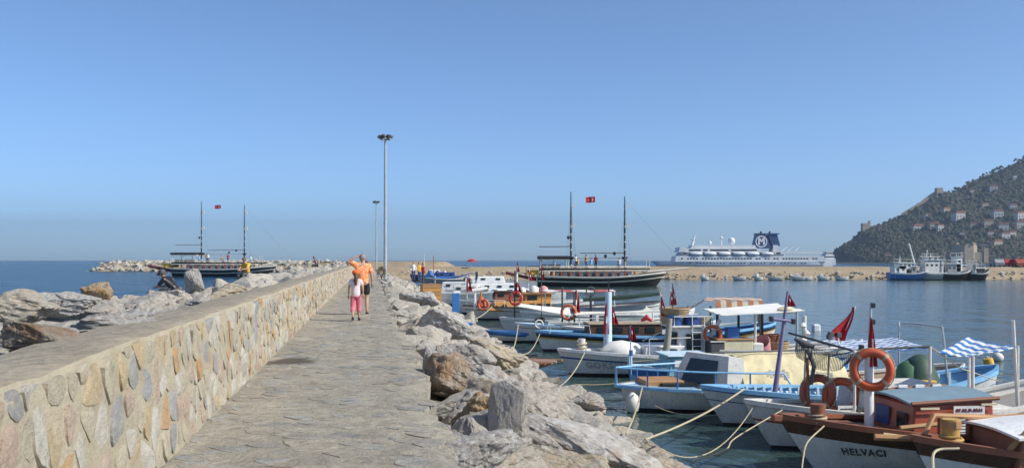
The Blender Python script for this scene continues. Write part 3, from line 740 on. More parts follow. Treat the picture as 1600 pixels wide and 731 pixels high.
# scrub and tree clumps on it (reads as one mass)
random.seed(9); g = MB()
leafm = [paint('scrub_dark', (.032, .045, .022), .95, 0, .3, bmp=0), paint('scrub_olive', (.060, .068, .030), .95, 0, .3, bmp=0), paint('scrub_dry', (.11, .085, .055), .95, 0, .3, bmp=0)]
for _ in range(7500):
    x = random.uniform(345, 640); y = random.uniform(855, HZ + 8); z = hill_z(x, y)
    if z < 1.5: continue
    r = random.uniform(.7, 2.4); mi = random.choices([0, 1, 2], [4, 4, 4])[0]; vs = []
    for k in range(3):
        for a in range(6):
            w = a * 1.047 + k * .5; rr = r * [1, .85, .4][k] * random.uniform(.75, 1.2); vs.append((x + rr * math.cos(w), y + rr * math.sin(w), z - .4 + r * [.1, .75, 1.25][k] * random.uniform(.85, 1.1)))
    g.add(vs, [(k * 6 + a, k * 6 + (a + 1) % 6, k * 6 + 6 + (a + 1) % 6, k * 6 + 6 + a) for k in range(2) for a in range(6)] + [tuple(range(12, 18))], mi)
tag(obj('hillside_scrub', g, leafm, fixn=False), 'dark scrub and trees covering the castle hill', 'scrub', kind='stuff')
M['castle'] = paint('castle_stone', (.40, .31, .22), .95, .4, .3)
def hill_hit(px, py):                      # the slope point behind a photo pixel
    for y in range(850, int(HZ) + 2, 2):
        p = D(px, py, y)
        if hill_z(p.x, y) >= p.z: return Vector((p.x, y, hill_z(p.x, y)))
    p = D(px, py, HZ); return Vector((p.x, HZ, hz(p.x)))
houses = [(1497, 337, 22, 14, 0), (1458, 352, 20, 8, 1), (1468, 355, 14, 9, 0), (1431, 355, 22, 7, 2), (1477, 328, 16, 8, 1), (1558, 334, 20, 14, 0), (1543, 348, 18, 11, 1), (1566, 353, 20, 10, 2), (1569, 367, 18, 9, 0), (1556, 379, 20, 9, 1), (1592, 337, 16, 14, 0), (1593, 349, 22, 9, 2), (1538, 320, 14, 7, 1), (1551, 293, 16, 7, 2), (1585, 276, 8, 6, 0), (1503, 365, 10, 7, 0), (1536, 383, 16, 6, 0), (1520, 352, 13, 7, 1), (1582, 323, 14, 8, 2), (1386, 398, 12, 5, 1), (1580, 364, 15, 8, 0), (1518, 300, 10, 6, 1), (1448, 337, 10, 6, 2), (1547, 364, 12, 7, 0)]
HW = [paint('house_white', (.50, .48, .45), .8, .25, .4), paint('house_cream', (.42, .35, .27), .8, .25, .4), paint('house_pale', (.40, .38, .36), .8, .25, .4)]
roofm = paint('roof_tile', (.34, .13, .07), .85, .3, .6); winm = M['glass']
words = ['tall', 'low', 'narrow', 'wide', 'small']
used = set()
for i, (px, py, w, hh, t) in enumerate(houses):
    q = hill_hit(px, py + hh / 2); sc = q.y / F; W, Ht = w * sc * .74, hh * sc * .82; dp = W * .8
    nearest = 'near the ridge' if py < 325 else ('low on the slope' if py > 360 else 'halfway up the slope')
    tone = ['white', 'cream', 'pale grey'][t]
    lab = f'{tone} hillside house {nearest}'
    if lab in used or True:
        order = sum(1 for b in houses[:i] if b[4] == t and ('near the ridge' if b[1] < 325 else ('low on the slope' if b[1] > 360 else 'halfway up the slope')) == nearest)
        tot = [b[0] for b in houses if b[4] == t and ('near the ridge' if b[1] < 325 else ('low on the slope' if b[1] > 360 else 'halfway up the slope')) == nearest]
        rank = sorted(tot).index(px); nm = ['first', 'second', 'third', 'fourth', 'fifth', 'sixth', 'seventh']
        if len(tot) > 1: lab += f', {nm[rank]} of its colour from the left there'
    used.add(lab)
    ho = empty('hillside_house', (q.x, q.y, q.z - 1.5), random.uniform(-.3, .3), label=lab, cat='house', group='houses on the castle hill')
    box('wall', (0, 0, Ht / 2), (W, dp, Ht + 1.5), HW[t], ho)
    rf = MB(); zt = Ht + .76
    rf.prism([(-W * .55, zt), (W * .55, zt), (W * .42, zt + W * .16), (-W * .42, zt + W * .16)], -dp * .55, dp * .55); obj('roof', rf, roofm, ho)
    nfl = max(1, int(Ht / 3)); nw = max(2, int(W / 3.2))
    for fl in range(nfl):
        for k in range(nw): box('window', (-W / 2 + W * (k + .5) / nw, -dp / 2 - .03, 1.6 + fl * 3), (1.1, .14, 1.4), winm, ho)
# castle wall on the ridge, gatehouse ruin at the tip, red tower and shipyard wall at the foot
cw = empty('castle_wall', D(1440, 318, HZ), label='tan castle curtain wall climbing the ridge of the hill', cat='castle wall')
def seg_wall(parent, pix, hpx, name, y=HZ - 6):
    pts = [D(a, b, y) - parent.location for a, b in pix]; hh = hpx * y / F
    for a, b in zip(pts, pts[1:]):
        g = MB(); up = Vector((0, 0, hh)); dn = Vector((0, 0, -4)); th = Vector((0, 2.4, 0))
        g.hexa([a + dn, b + dn, b + dn + th, a + dn + th], [a + up, b + up, b + up + th, a + up + th]); obj(name, g, M['castle'], parent)
seg_wall(cw, [(1410, 337), (1425, 328), (1440, 319), (1452, 309), (1462, 303)], 4, 'curtain_wall')
box('watch_tower', D(1467, 300, HZ - 6) - cw.location, (7, 6, 9), M['castle'], cw)
rn = empty('ruined_gatehouse', D(1352, 358, HZ - 4), label='small ruined fort on the lower tip of the hill', cat='ruin')
box('wall', (0, 0, 2), (8, 6, 9), M['castle'], rn); box('turret', (4.5, 0, 7.2), (2.2, 2.4, 4.4), M['castle'], rn); box('battlement', (14, 0, 1), (20, 4, 4), M['castle'], rn)
q = D(1507, 400, 870); rt = empty('harbour_tower', (q.x, q.y, 0), .35, label='big octagonal tan stone tower at the foot of the hill', cat='tower')
obj('shaft', MB().lathe([(11, 0), (10.4, 14), (10.2, 17.5)], 8, (0, 0, 0)), M['castle'], rt)
for k in range(8):
    w = k * .7854; box('merlon', (9.4 * math.cos(w), 9.4 * math.sin(w), 18.1), (3.2, 3.2, 1.4), M['castle'], rt, rot=w)
q = D(1528, 402, 862); sw = empty('shipyard_wall', (q.x, q.y, 0), 0, label='tan wall with a taller pier right of the harbour tower', cat='wall')
box('wall', (-6, 0, 5), (20, 2, 11), M['castle'], sw); box('pier', (6.5, 0, 6.5), (4, 4, 15), M['castle'], sw)
q = D(1480, 402, 880); sw = empty('shore_wall', (q.x, q.y, 0), 0, label='low stone wall left of the harbour tower foot', cat='wall')
box('wall', (0, 0, 3.5), (26, 2, 8), M['castle'], sw)

# --- cruise ship behind the mole
CY = 500.0; cs = CY / F
ship = empty('cruise_ship', D(1158, 406, CY) * 1, label='white cruise ship with blue funnel bearing a big M emblem', cat='cruise ship'); ship.location.z = 0
def SX(px): return (px - 1158) * cs
def SZ(py): return H - (py - HY) * cs
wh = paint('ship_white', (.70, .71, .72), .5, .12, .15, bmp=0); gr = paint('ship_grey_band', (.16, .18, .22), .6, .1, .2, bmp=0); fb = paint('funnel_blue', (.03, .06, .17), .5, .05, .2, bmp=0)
hp = [(1017, 408.5), (1026, 419), (1285, 421), (1296, 400), (1270, 401), (1055, 408), (1050, 410)]
g = MB(); nS = 24; beam = 14.0
def hb(px):
    t = (px - 1017) / (1296 - 1017); return beam / 2 * (min(1, (t / .28)) ** .55 if t < .28 else (1 if t < .9 else 1 - .25 * (t - .9) / .1)) + .05
cols = [1017 + (1296 - 1017) * (i / nS) ** 1.2 for i in range(nS + 1)]
for px in cols:
    top = 408.3 + (px - 1017) * .02 if px < 1052 else 408.6
    if px > 1270: top = 406
    t = (px - 1017) / 279; bx = px + 9 * max(0, 1 - t / .12)
    for s in (-1, 1):
        g.v += [(SX(px), s * hb(px), SZ(top)), (SX(bx), s * hb(px) * .93, SZ(414.6)), (SX(bx), s * hb(px) * .92, SZ(413.8) - .8), (SX(bx + 1), s * hb(px) * .85, -1)]
for i in range(nS):
    for s in (0, 1):
        for k in range(3):
            a = i * 8 + s * 4 + k; g.f.append((a, a + 8, a + 9, a + 1)); g.m.append(0)
    g.f.append((i * 8, i * 8 + 8, i * 8 + 12, i * 8 + 4)); g.m.append(0)
g.f.append((nS * 8, nS * 8 + 1, nS * 8 + 2, nS * 8 + 3, nS * 8 + 7, nS * 8 + 6, nS * 8 + 5, nS * 8 + 4)); g.m.append(0)
obj('hull', g, [wh], ship, smooth=40)
def deckbox(name, x0, x1, y0, y1, w, m, slope0=0, slope1=0):
    g = MB(); a, b, c, d = SX(x0), SX(x1), SX(x0 + slope0), SX(x1 - slope1); z0, z1 = SZ(y1), SZ(y0)
    g.hexa([(a, -w / 2, z0), (b, -w / 2, z0), (b, w / 2, z0), (a, w / 2, z0)], [(c, -w / 2, z1), (d, -w / 2, z1), (d, w / 2, z1), (c, w / 2, z1)]); return obj(name, g, m, ship)
deckbox('lower_superstructure', 1051, 1284, 400, 408.7, 13.6, wh, 2, 3)
deckbox('promenade_deck', 1058, 1222, 394.5, 399.9, 11.6, wh, 3, 1)
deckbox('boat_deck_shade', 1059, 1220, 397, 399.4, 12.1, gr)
deckbox('upper_superstructure', 1066, 1185, 388, 394.4, 12.2, wh, 5, 1)
deckbox('sun_deck', 1076, 1178, 383, 387.9, 10.4, wh, 4, 2)
deckbox('bridge', 1057, 1068, 386.5, 394, 13.4, wh, 2, 0)
deckbox('aft_deck', 1222, 1284, 393.5, 396, 11, wh, 0, 6); deckbox('aft_house', 1204, 1214, 383, 394, 8, wh, 1, 2)
deckbox('hull_stripe', 1027, 1281, 413.6, 414.3, 13.75, gr)
for nm, x0, x1, py, st, sz in (('cabin_windows', 1062, 1270, 404, 4.6, .75), ('lower_portholes', 1075, 1262, 410.5, 5.2, .55), ('deck_windows', 1075, 1176, 391, 3.6, .9), ('promenade_windows', 1066, 1214, 395.6, 3.0, .8)):
    g = MB(); x = x0; wdt = {'cabin_windows': 13.66, 'lower_portholes': 13.9, 'deck_windows': 12.26, 'promenade_windows': 11.7}[nm]
    while x < x1: g.box((SX(x), 0, SZ(py)), (sz * 1.4, wdt, sz), None, 0); x += st * random.choice([1, 1, 1, 2])
    obj(nm, g, M['glass'], ship, kind='stuff')
for k in range(6): # lifeboats
    lb = MB().tube([(SX(1084 + k * 22) + d_, -6.6, SZ(396.6)) for d_ in (-3.2, -2.4, 0, 2.4, 3.2)], [.25, .8, 1.05, .8, .25], 8); obj('lifeboat', lb, wh, ship, smooth=50)
fn = MB(); fn.hexa([(SX(1176), -3.4, SZ(388)), (SX(1203), -3.4, SZ(388)), (SX(1203), 3.4, SZ(388)), (SX(1176), 3.4, SZ(388))], [(SX(1181), -2.8, SZ(365)), (SX(1193), -2.8, SZ(365)), (SX(1193), 2.8, SZ(365)), (SX(1181), 2.8, SZ(365))]); fun = obj('funnel', fn, fb, ship)
f2 = MB(); f2.hexa([(SX(1205), -2.6, SZ(384)), (SX(1217), -2.6, SZ(384)), (SX(1217), 2.6, SZ(384)), (SX(1205), 2.6, SZ(384))], [(SX(1198), -2.6, SZ(367)), (SX(1212), -2.6, SZ(366)), (SX(1212), 2.6, SZ(366)), (SX(1198), 2.6, SZ(367))]); obj('aft_funnel', f2, fb, ship)
deckbox('funnel_cap', 1180, 1215, 364.6, 366.4, 6.2, fb)
e = MB().lathe([(3.05, -.06), (3.05, .06)], 28, (0, 0, 0), M=Matrix.Rotation(R(90), 3, 'X')); eo = obj('emblem_ring', e, wh, fun); eo.location = (SX(1187.0), -3.42, SZ(377.5)); eo.rotation_euler = (R(-3), 0, 0)
e = MB().lathe([(2.5, -.10), (2.5, .10)], 28, (0, 0, 0), M=Matrix.Rotation(R(90), 3, 'X')); e2 = obj('emblem_field', e, fb, fun); e2.location = (SX(1187.0), -3.44, SZ(377.5)); e2.rotation_euler = (R(-3), 0, 0)
place_text('M', 4.6, (SX(1187.0), -3.62, SZ(377.5)), (1, 0, 0), (0, 0, 1), wh, fun)
for px, py, r in ((1143, 376.5, 1.9), (1127, 371.8, .85), (1109, 379.5, 1.0)):
    s = MB(); s.lathe([(r * math.sin(a), -r * math.cos(a)) for a in [.01, .5, 1, 1.57, 2.1, 2.6, 3.13]], 14, (SX(px), 0, SZ(py))); s.tube([(SX(px), 0, SZ(py)), (SX(px), 0, SZ(384))], .35, 6); obj('radar_dome', s, wh, ship, smooth=60)
mm = MB(); mm.tube([(SX(1081), 0, SZ(384)), (SX(1085.5), 0, SZ(368))], [.8, .4], 8); mm.box((SX(1083), 0, SZ(374)), (1.6, 5, .5)); mm.tube([(SX(1086), 0, SZ(370)), (SX(1086), 0, SZ(361.5))], .12, 5); obj('radar_mast', mm, wh, ship)
for px in (1188, 1202): obj('exhaust_pipe', MB().tube([(SX(px), 0, SZ(365)), (SX(px) + .4, 0, SZ(361.5))], .5, 8), M['black'], ship)
for x0, x1 in ((1222, 1231), (1232, 1240), (1243, 1251)): obj('derrick', MB().tube([(SX(x0), 2, SZ(393)), (SX(x1), 2, SZ(385.5))], .22, 6), wh, ship)
# white ship's stern just showing beyond
q = D(1293, 410, 640); fy = empty('white_ferry', (q.x, q.y, 0), 0, label='small white ferry showing behind the stern of the cruise ship', cat='ferry')
for k, (w, hgt, z) in enumerate(((7, 5, 1.5), (6, 2.6, 5.3), (4.6, 2.2, 7.7))): box(['hull', 'deckhouse', 'bridge'][k], (0, 0, z), (w, 12 - k * 2, hgt), wh, fy)
for k in range(2): box('window_band', (0, 0, 5.4 + k * 2.3), (6.05 - k * 1.4, 10.06 - k * 2, .7), M['glass'], fy)

# --- two-masted excursion ships
M['shipblack'] = paint('black_hull_paint', (.020, .017, .015), .8, .12, 1, bmp=0); M['stripe'] = paint('cream_trim', (.72, .68, .58), .6, .2, 1, bmp=0)
M['darkred'] = paint('dark_red_paint', (.16, .025, .03), .6, .2, 1, bmp=0)
def flag_mb(w, h, n=8, amp=.12):
    return MB().grid(lambda u, v: (u * w, amp * u * math.sin(u * 7), -v * h - .12 * h * u), n, 4, 0)
def crescent(mb_parent, w, h, amp=.12, side=-1):
    g = MB(); r = h * .25; cx, cy = w * .38, -h * .55; pts = []
    for k in range(15): a = R(50 + k * 260 / 14); pts.append((cx + r * math.cos(a), cy + r * math.sin(a)))
    for k in range(15): a = R(310 - k * 260 / 14 ); pts.append((cx + r * .28 + r * .78 * math.cos(a), cy + r * .78 * math.sin(a)))
    n = 15; vs = []
    for s in (-1, 1):
        for x, z in pts: u = x / w; vs.append((x, amp * u * math.sin(u * 7) + s * .012, z - .12 * h * u + .0))
    fs = [(o + k, o + k + 1, o + 29 - k - 1, o + 29 - k) for o in (0, 30) for k in range(14)]
    g.add(vs, fs); sx = w * .66; b = len(g.v)
    for s in (-1, 1):
        star = []
        for k in range(10):
            a = R(90 + 36 * k); rr = h * (.14 if k % 2 == 0 else .055); x = sx + rr * math.cos(a); u = x / w; star.append((x, amp * u * math.sin(u * 7) + s * .012, cy + rr * math.sin(a) - .12 * h * u))
        g.add(star, [tuple(range(10))])
    return obj('crescent_and_star', g, M['white'], mb_parent, fixn=False)
def mini_person(parent_loc, shirt, pants, name='person', sit=False, rz=0, **kw):
    """far-off figure: one continuous lathe-like body with arms and legs"""
    o = bpy.data.objects.new(name, MINI[(sit, shirt, pants)]) ; link(o); o.location = parent_loc; o.rotation_euler = (0, 0, rz); return tag(o, **kw)
def mini_mesh(sit, shirt, pants):
    g = MB(); hip = .48 if sit else .88
    for s in (-1, 1):
        if sit: g.tube([(s * .09, 0, hip), (s * .1, -.42, hip), (s * .1, -.45, .06)], [.09, .075, .05], 7, mi=1)
        else: g.tube([(s * .09, 0, hip + .02), (s * .1, .01, .46), (s * .1, 0, .05)], [.10, .07, .05], 7, mi=1)
        g.tube([(s * .19, 0, hip + .52), (s * .25, -.02, hip + .25), (s * .22, -.14, hip + .05)], [.055, .045, .04], 6, mi=0); g.lathe([(.02, -.05), (.04, 0), (.02, .05)], 6, (s * .22, -.15, hip + .02), 2)
        g.box((s * .1, -.05 - (.42 if sit else 0), .03), (.09, .25, .06), None, 3)
    g.lathe([(.13, -.04), (.155, .05), (.14, .22), (.19, .45), (.15, .56), (.06, .60)], 10, (0, 0, hip), 0)
    g.tube([(0, 0, hip + .58), (0, -.01, hip + .68)], .05, 7, mi=2); g.lathe([(.02, -.12), (.075, -.06), (.092, .02), (.08, .09), (.02, .12)], 9, (0, -.01, hip + .77), 2)
    g.lathe([(.095, .0), (.10, .05), (.07, .12), (.01, .14)], 9, (0, .015, hip + .77), 3)
    return g.mesh('person', [M[shirt], M[pants], M['skin'], M['hair']], 50)
MINI = {}
for key in [(False, 'white', 'navy'), (False, 'red', 'darkgrey'), (True, 'skyblue', 'tan'), (True, 'white', 'blue'), (False, 'yellow', 'navy'), (True, 'yellow', 'darkgrey'), (False, 'darkgrey', 'tan'), (True, 'pink', 'darkgrey')]: MINI[key] = mini_mesh(*key)
def pirate(px_bow, py_bow, Y, S, lab, flaglab, where):
    """S = metres per photo pixel of the right-hand ship, scaled"""
    b = D(px_bow, py_bow, Y); root = empty('two_masted_ship', (b.x, b.y, 0), R(180), label=lab, cat='sailing ship', group='two-masted excursion ships')
    L = 200 * S; h = Hull(L, 5.4 * S / .083, 22 * S, 14 * S, 16 * S, 22 * S, .8, .75, .3, .4, .5, bulw=.3)
    hl = h.build(root, [('z', 4 * S, 0), ('s', 8.4 * S, 0), ('s', 6.3 * S, 1), ('s', 2.0 * S, 0), ('s', 0, 1)], [M['shipblack'], M['stripe'], M['shipblack']], M['stripe'], M['shipblack'], M['deckwood'], .5, cap_w=.14, cap_h=.08)
    z1 = 14 * S; W = 4.6 * S / .083
    X = lambda px: (1040 - px) * S       # right-ship pixel column -> local x (bow = 0)
    Z = lambda py: (447 - py) * S
    # gallery: posts along both sides carrying the upper deck
    for s in (-1, 1):
        for k in range(10): box('gallery_post', (X(862 + k * 14), s * W * .47, (Z(434) + Z(424)) / 2), (.22, .14, Z(424) - Z(434)), M['brownred'], root)
    box('saloon', ((X(868) + X(985)) / 2, 0, (Z(434) + Z(424.4)) / 2), (abs(X(985) - X(868)), W * .62, Z(424.4) - Z(434)), M['offwhite'], root)
    for k in range(9):
        for s in (-1, 1): box('saloon_window', (X(876 + k * 12.5), s * W * .312, Z(429)), (.5, .05, .42), M['glass'], root)
    g = MB(); a, c = X(843), X(1013)
    g.hexa([(a, -W * .48, Z(424.2)), (c, -W * .34, Z(422)), (c, W * .34, Z(422)), (a, W * .48, Z(424.2))], [(a, -W * .5, Z(419)), (c, -W * .36, Z(419.5)), (c, W * .36, Z(419.5)), (a, W * .5, Z(419))]); ud = obj('upper_deck', g, M['shipblack'], root)
    for s in (-1, 1):
        tubeo('deck_stripe', [(a, s * (W * .5 + .02), Z(423)), (c, s * (W * .36 + .02), Z(422))], .07, M['stripe'], root, 6)
        for zz in (417.6, 415.8): tubeo('rail', [(a, s * W * .5, Z(zz)), (c, s * W * .37, Z(zz))], .035, M['stripe'], root, 5)
        for k in range(12): t = k / 11; tubeo('stanchion', [(lerp(a, c, t), s * lerp(W * .5, W * .365, t), Z(419.2)), (lerp(a, c, t), s * lerp(W * .5, W * .365, t), Z(415.6))], .03, M['stripe'], root, 5)
    # stern awning
    g = MB().grid(lambda u, v: (lerp(X(840), X(890), u), lerp(-W * .5, W * .5, v), Z(401) + .12 * math.sin(v * math.pi)), 6, 6, .32); obj('awning', g, M['shipblack'], root)
    box('awning_valance', ((X(842) + X(888)) / 2, 0, Z(405)), (abs(X(888) - X(842)), W * .98, .22), M['stripe'], root)
    for px in (844, 866, 886):
        for s in (-1, 1): tubeo('awning_pole', [(X(px), s * W * .46, Z(419)), (X(px), s * W * .46, Z(404))], .05, M['stripe'], root, 6)
    for px in (849, 861, 871): box('bench', (X(px), 0, Z(416.5)), (.7, W * .6, .5), M['mahog'], root)
    box('yellow_panel', (X(832), 0, Z(425.5)), (18 * S, W * .7, 7 * S), M['yellow'], root); tubeo('stern_frame', [(X(822), -W * .36, Z(434)), (X(822), -W * .36, Z(416)), (X(842), -W * .36, Z(416))], .05, M['grey'], root, 6)
    # hinged red gangway over the stern
    q = MB(); q.hexa([(X(838), -.9, Z(439)), (X(790), -.9, Z(428.5)), (X(790), .9, Z(428.5)), (X(838), .9, Z(439))], [(X(838), -.9, Z(434)), (X(790), -.9, Z(424)), (X(790), .9, Z(424)), (X(838), .9, Z(434))]); gw = obj('gangway', q, M['darkred'], root)
    tubeo('gangway_rail', [(X(838), -.9, Z(431)), (X(792), -.9, Z(421)), (X(792), -.9, Z(425))], .05, M['stripe'], gw, 6)
    # masts, booms, tops
    for px, top, bm, bl in ((892, 300, 385, 50), (976, 307, 395, 70)):
        m_ = tubeo('mast', [(X(px), 0, Z(424)), (X(px), 0, Z((top + 415) / 2)), (X(px), 0, Z(top))], [.13, .11, .06], M['black'], root, 10)
        tubeo('boom', [(X(px), 0, Z(bm)), (X(px - bl), .2, Z(bm + .5))], .05, M['brown'], root, 7)
        for yy in (322, 352): box('yard_ladder', (X(px) - .45, 0, Z(yy)), (.28, .2, .5), M['stripe'], m_); tubeo('yard', [(X(px), -.9, Z(yy)), (X(px), .9, Z(yy))], .05, M['grey'], m_, 6)
        obj('crow_nest', MB().lathe([(.28, -.2), (.45, .15), (.4, .15), (.25, -.15)], 10, (X(px), 0, Z(403))), M['black'], m_)
        for j in range(12): obj('mast_hoop', MB().lathe([(.15, -.06), (.15, .06)], 8, (X(px), 0, Z(420 - j * 6))), M['stripe' if j % 2 else 'black'], m_)
        for s in (-1, 1):
            for dx in (-7, 7): tubeo('shroud', [(X(px + dx), s * W * .48, Z(418)), (X(px), 0, Z(top + 12))], .008, M['darkgrey'], root, 4, )
    tubeo('boom_line', [(X(892), 0, Z(404)), (X(976), 0, Z(403))], .025, M['darkgrey'], root, 4)
    for px, py in ((946, 400), (960, 396), (888, 371)): obj('rigging_block', MB().lathe([(.02, -.25), (.2, -.1), (.2, .1), (.02, .25)], 8, (X(px), 0, Z(py))), M['black'], root)
    tubeo('bowsprit', [(X(1010), 0, Z(425)), (X(1076), 0, Z(418.5))], [.16, .07], M['stripe'], root, 8)
    tubeo('forestay', [(X(1074), 0, Z(418.5)), (X(976), 0, Z(312))], .008, M['darkgrey'], root, 4); 0 and tubeo('topmast_line', [(X(976), 0, Z(308)), (X(892), 0, Z(302))], .02, M['darkgrey'], root, 4)
    bal = MB().tube([(X(1008), 1.1, Z(419)), (X(1008), 1.1, Z(405)), (X(1013), 1.1, Z(405)), (X(1013), 1.1, Z(419))], .035, 5); obj('bow_hoop', bal, M['stripe'], root)
    fo = obj('flag', flag_mb(1.25, .75), M['redcloth'], root, label='red flag with white crescent hanging between the masts'); fo.location = (X(930), 0, Z(307)); crescent(fo, 1.25, .75)
    bpy.context.view_layer.update(); Mw = root.matrix_world
    keys = list(MINI)
    for k in range(7):
        key = keys[k % len(keys)]; px = random.uniform(870, 1000); s = random.choice([-1, 1]) * .3
        mini_person(Mw @ Vector((X(px), s * W, Z(419))), key[1], key[2], sit=key[0], rz=random.uniform(0, 6), label=f'passenger on the upper deck of the {where}', cat='person', group=f'passengers on the {where}')
    return root
random.seed(4)
pirate(1040, 447, 124.4, .0829, 'black two-masted excursion ship inside the harbour, nearer the boats', '', 'harbour ship')
pirate(433, 432, 196.0, .0829 * 1.26, 'black two-masted excursion ship on the open sea left of the path', '', 'seaward ship')

# --- fishing vessels along the mole
def trawler(px0, px1, pyw, hullm, cabs, masts, label, bowright=True, extra=None):
    Y = 163.0; a = D(px0 if not bowright else px1, pyw, Y); L = (px1 - px0) * Y / F; s = Y / F
    root = empty('fishing_vessel', (a.x, a.y - 0, 0), R(180) if bowright else 0, label=label, cat='fishing vessel', group='fishing vessels along the mole')
    h = Hull(L, 3.4, 1.9, 1.1, 1.25, .9, .5, .7, .2, .4, .5); h.build(root, [('z', .15, 1), ('s', .2, 0), ('s', 0, 2)], [hullm, M['antifoul'], M['white'], M['grey']], M['white'], M['grey'], M['deckgrey'], .35)
    for (x0, x1, y0, y1, m) in cabs:
        la = (px1 - x0) * s if bowright else (x0 - px0) * s; lb = (px1 - x1) * s if bowright else (x1 - px0) * s
        z0, z1 = (435 - y1) * s, (435 - y0) * s
        c = box('cabin', ((la + lb) / 2, 0, (z0 + z1) / 2), (abs(la - lb), 2.2, z1 - z0), M[m], root, bevel=.05)
        box('cabin_roof', ((la + lb) / 2, 0, z1 + .05), (abs(la - lb) + .35, 2.5, .1), M['white' if m != 'white' else 'offwhite'], c)
        for s_ in (-1, 1): tubeo('cabin_rail', [(min(la, lb), s_ * 1.15, z1 + .1), (min(la, lb), s_ * 1.15, z1 + .65), (max(la, lb), s_ * 1.15, z1 + .65), (max(la, lb), s_ * 1.15, z1 + .1)], .03, M['offwhite'], c, 5)
        n = max(1, int(abs(la - lb) / .7))
        for k in range(n): box('window', (min(la, lb) + abs(la - lb) * (k + .5) / n, 0, lerp(z0, z1, .68)), (.38, 2.24, .34), M['glass'], c)
    for (x0, y0, x1, y1, r, m) in masts:
        la = (px1 - x0) * s if bowright else (x0 - px0) * s; lb = (px1 - x1) * s if bowright else (x1 - px0) * s
        tubeo('mast' if x0 == x1 else 'derrick_boom', [(la, 0, (435 - y0) * s), (lb, 0, (435 - y1) * s)], r, M[m], root, 7)
    gx = L * .82; tubeo('net_gantry', [(gx, -1.2, 1.0), (gx, -1.1, 3.6), (gx, 1.1, 3.6), (gx, 1.2, 1.0)], .07, M['grey'], root, 6); tubeo('gantry_stay', [(gx, 0, 3.6), (L * .35, 0, 3.3)], .025, M['darkgrey'], root, 4); tubeo('aerial', [(L * .42, .4, 2.2), (L * .42, .4, 4.6)], .02, M['offwhite'], root, 4)
    obj('net_drum', MB().lathe([(.5, -.6), (.5, -.5), (.28, -.45), (.28, .45), (.5, .5), (.5, .6)], 12, (L * .74, 0, 1.45), M=Matrix.Rotation(R(90), 3, 'X')), M['darkgreen'], root)
    for k in range(7): t = (k + 1) / 8; tubeo('stanchion', [(t * L, -h.half(t) + .12, h.sheer(t)), (t * L, -h.half(t) + .12, h.sheer(t) + .7)], .03, M['white'], root, 5)
    for k in range(3):
        nb = MB().lathe([(.1, -.25), (.42, -.15), (.5, .1), (.3, .35), (.05, .42)], 9, (L * (.52 + .12 * k), .3 * (k - 1), 1.1)); obj('net_heap', nb, M[['orange', 'green', 'tan'][k]], root, smooth=50)
    return root
trawler(1388, 1457, 436, M['blue'], [(1394, 1412, 413, 430, 'white'), (1400, 1420, 409, 418, 'white'), (1420, 1428, 414, 428, 'grey')], [(1406, 410, 1406, 398, .07, 'white'), (1435, 430, 1420, 378, .13, 'white'), (1416, 412, 1416, 404, .05, 'grey')], 'blue-hulled fishing vessel with white wheelhouse and long white boom')
trawler(1425, 1475, 433, M['grey'], [(1441, 1470, 404, 428, 'offwhite'), (1444, 1462, 400, 406, 'white')], [(1446, 404, 1449, 388, .06, 'white'), (1454, 402, 1454, 395, .08, 'white')], 'pale high-decked fishing vessel second from the left', False)
trawler(1462, 1520, 436, M['shipblack'], [(1476, 1497, 410, 428, 'grey'), (1490, 1499, 399, 422, 'white')], [(1476, 428, 1476, 391, .06, 'grey'), (1475, 412, 1512, 412, .07, 'white'), (1500, 406, 1507, 390, .05, 'grey')], 'black-hulled fishing vessel with a tall narrow white wheelhouse')
trawler(1512, 1546, 434, M['shipblack'], [(1515, 1521, 410, 424, 'offwhite'), (1521, 1534, 417, 427, 'brown')], [(1518, 412, 1518, 402, .05, 'grey'), (1526, 426, 1526, 400, .06, 'tan')], 'small dark fishing vessel at the right end of the row')
# --- cars on the mole
def car(px, py, Y, m, label, rz):
    a = D(px, py, Y); r = empty('parked_car', (a.x, a.y, 2.1), rz, label=label, cat='car', group='cars parked on the mole')
    bd = [(-2.1, .3), (2.1, .3), (2.15, .75), (1.2, .95), (.7, 1.42), (-1.1, 1.45), (-1.8, .98), (-2.15, .85)]
    obj('body', MB().prism(bd, -.82, .82), M[m], r, bevel=.06)
    obj('window', MB().prism([(-1.45, 1.0), (.95, 1.0), (.6, 1.36), (-1.0, 1.38)], -.835, .835), M['glass'], r)
    for x in (-1.3, 1.3):
        for s in (-1, 1): w = obj('wheel', MB().lathe([(.33, -.1), (.33, .1)], 14, (x, s * .78, .33), M=Matrix.Rotation(R(90), 3, 'X')), M['tyre'], r); obj('rim', MB().lathe([(.18, -.11), (.18, .11)], 10, (x, s * .785, .33), M=Matrix.Rotation(R(90), 3, 'X')), M['grey'], w)
car(1558, 421, 181, 'grey', 'grey car parked on the mole, leftmost of the row', 1.35)
car(1576, 420, 182, 'red', 'larger red car parked on the mole between the grey and the small one', 1.2)
car(1588, 422, 180, 'brownred', 'dark red car parked on the mole at the right end', 1.5)
